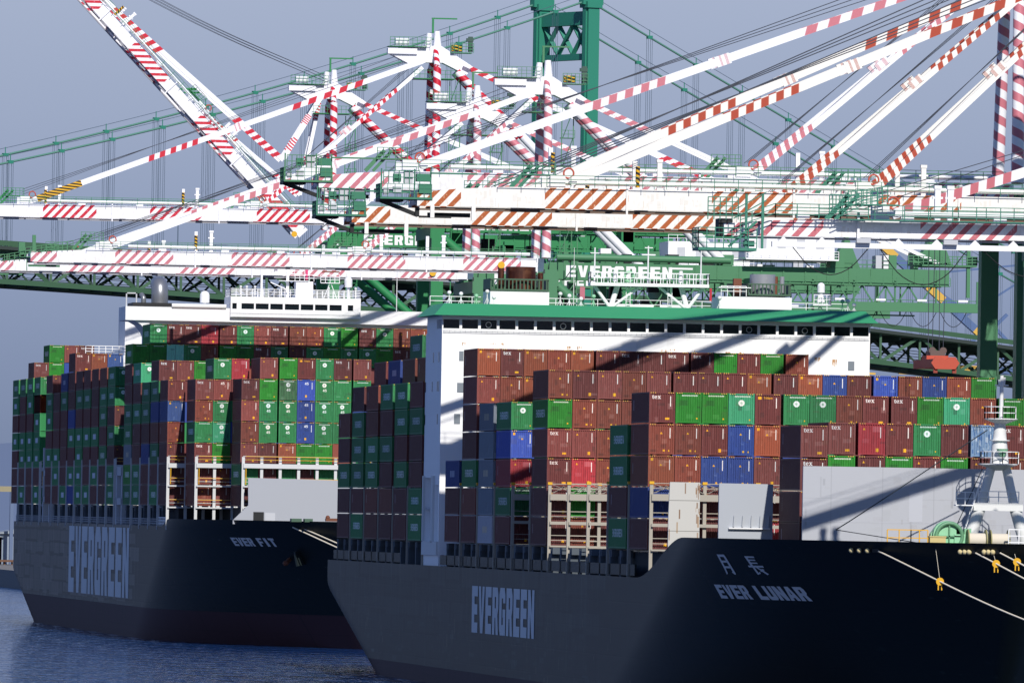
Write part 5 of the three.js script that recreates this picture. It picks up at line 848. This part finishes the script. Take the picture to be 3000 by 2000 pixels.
// ================================================================ far crane and far shore
{
  const bl = std('#4a628c', .6), yl = std('#c9a040', .6), z = -2600;  // blue and yellow dulled, with distance haze mixed into the paint
  const c = thing('far_crane', 'distant crane with blue and yellow sloping boom beyond the bridge', 'crane', [452, QY, z]), P = local(c);
  const p = (t) => V(lerp(419, 452, t), lerp(90, 61.5, t), z);
  for (let i = 0; i < 8; i++) P('boom_section', [bar(p(i / 8), p((i + 1) / 8), 2.4, 1.9)], i % 3 ? bl : yl);
  for (let i = 0; i < 5; i++) P('girder_section', [bar(V(412 + i * 10, 59.8 - i * .3, z - 20), V(422 + i * 10, 59.5 - i * .3, z - 20), 2.4, 1.8)], i % 3 ? bl : yl);
  P('lattice', [bar(V(444, 74, z), V(452, 66, z), 1, .8), bar(V(444, 64.5, z), V(452, 72.5, z), 1, .8), bar(V(425, 84, z), V(440, 74, z), .8, .8), bar(V(430, 60, z), V(444, 66, z), .6, .6), bx(462, 464.5, QY, 86, z - 1.5, z + 1.5), bx(446, 448, QY, 60, z - 1.5, z + 1.5), bar(V(463, 86, z), V(428, 82, z), .5, .5), bar(V(463, 86, z), V(440, 71, z), .5, .5)], bl);
  for (let i = 0; i < 3; i++) P('warning_band', [bar(V(413 + i * 14, 57.4, z - 16), V(421 + i * 14, 57.1, z - 16), 1, .5)], yl);
}
structure('far_shore', [bx(-300, 430, -2, 2.6, -3700, -3052)], std('#6f675d', .95));
{ const g = new THREE.PlaneGeometry(9000, 1, 120, 1); const p = g.attributes.position; for (let i = 0; i < p.count; i++) { const x = p.getX(i); p.setY(i, p.getY(i) > 0 ? 58 + 22 * Math.sin(x * .0031) + 12 * Math.sin(x * .011 + 1) + 5 * Math.sin(x * .043) : -5); p.setZ(i, p.getY(i) > 0 ? -900 : 0); } g.translate(600, 0, -7800); const q = ni(g); q.computeVertexNormals(); structure('hills', q, std('#5f6d86', .95)); }  // blue-grey of the hills is distance haze painted into their colour
{
  const sh = [['white_shed', 'small white shed on the far shore at the left edge', 'shed', 228, 8, 11, '#b4b6b6'], ['grey_warehouse', 'low grey warehouse on the far shore', 'warehouse', 242, 9, 22, '#7f8a99'], ['tan_shed', 'small tan shed on the far shore beside the wharf', 'shed', 221, 5, 9, '#9a8a74']];  // warehouse grey is distance haze put into the wall colour
  const cols = ['#a3a6a6', '#8d8478', '#7b8794', '#b0a898', '#6f7a84', '#9aa0a2'], word = ['low pale', 'brown', 'blue-grey', 'cream', 'dark grey', 'tall pale grey'];
  cols.forEach((c, i) => sh.push(['far_building', word[i] + ' building further back on the far shore at the left edge', 'building', 219 + i * 4.2 + (i % 2) * 3, 6 + (i * 37 % 11), 5 + (i * 13 % 5), c, -3110 - i * 45]));
  for (const [n, l, c, x, h, w, col, zz = -3080] of sh) { const o = thing(n, l, c, [x, 2.6, zz]), L = local(o); L('walls', [bx(x - w / 2, x + w / 2, 2.6, 2.6 + h, zz - 10, zz + 10)], std(col, .8)); L('roof', [prism([[x - w / 2 - .5, 2.6 + h], [x, 4.6 + h], [x + w / 2 + .5, 2.6 + h]], zz - 11, zz + 11)], std('#8a9299', .8)); L('window', [0, 1, 2].map((i) => bx(x - w / 2 + 1 + i * w / 3.2, x - w / 2 + 2 + i * w / 3.2, 2.6 + h * .5, 2.6 + h * .5 + 1.4, zz + 10.01, zz + 10.1)), M.glass); }
  const cr = thing('far_gantry', 'small far shore gantry beside the far stern, yellow beam dulled by painted haze', 'crane', [231, 2.6, -3060]), L = local(cr);
  L('beam', [bx(214, 238, 24, 25.6, -3061, -3059)], std('#8f8668', .7)); L('leg', [bx(216, 217, 2.6, 24, -3061, -3059)], std('#5a6a86', .7)); L('leg', [bx(235, 236, 2.6, 24, -3061, -3059)], std('#5a6a86', .7));  // beam yellow dulled in its colour to stand for distance haze
  const pr = []; for (let x = 200; x < 250; x += 2.2) pr.push(cyl(.35, .3, 4, x, 1.6, -3051, 6)); pr.push(bx(199, 251, 3.4, 4, -3052, -3050)); tag(mesh('timber_wharf', pr, std('#6a4c38', .9)), 'low brown timber wharf on the far shore at the left edge', 'wharf');
}
renderer.render(scene, camera);
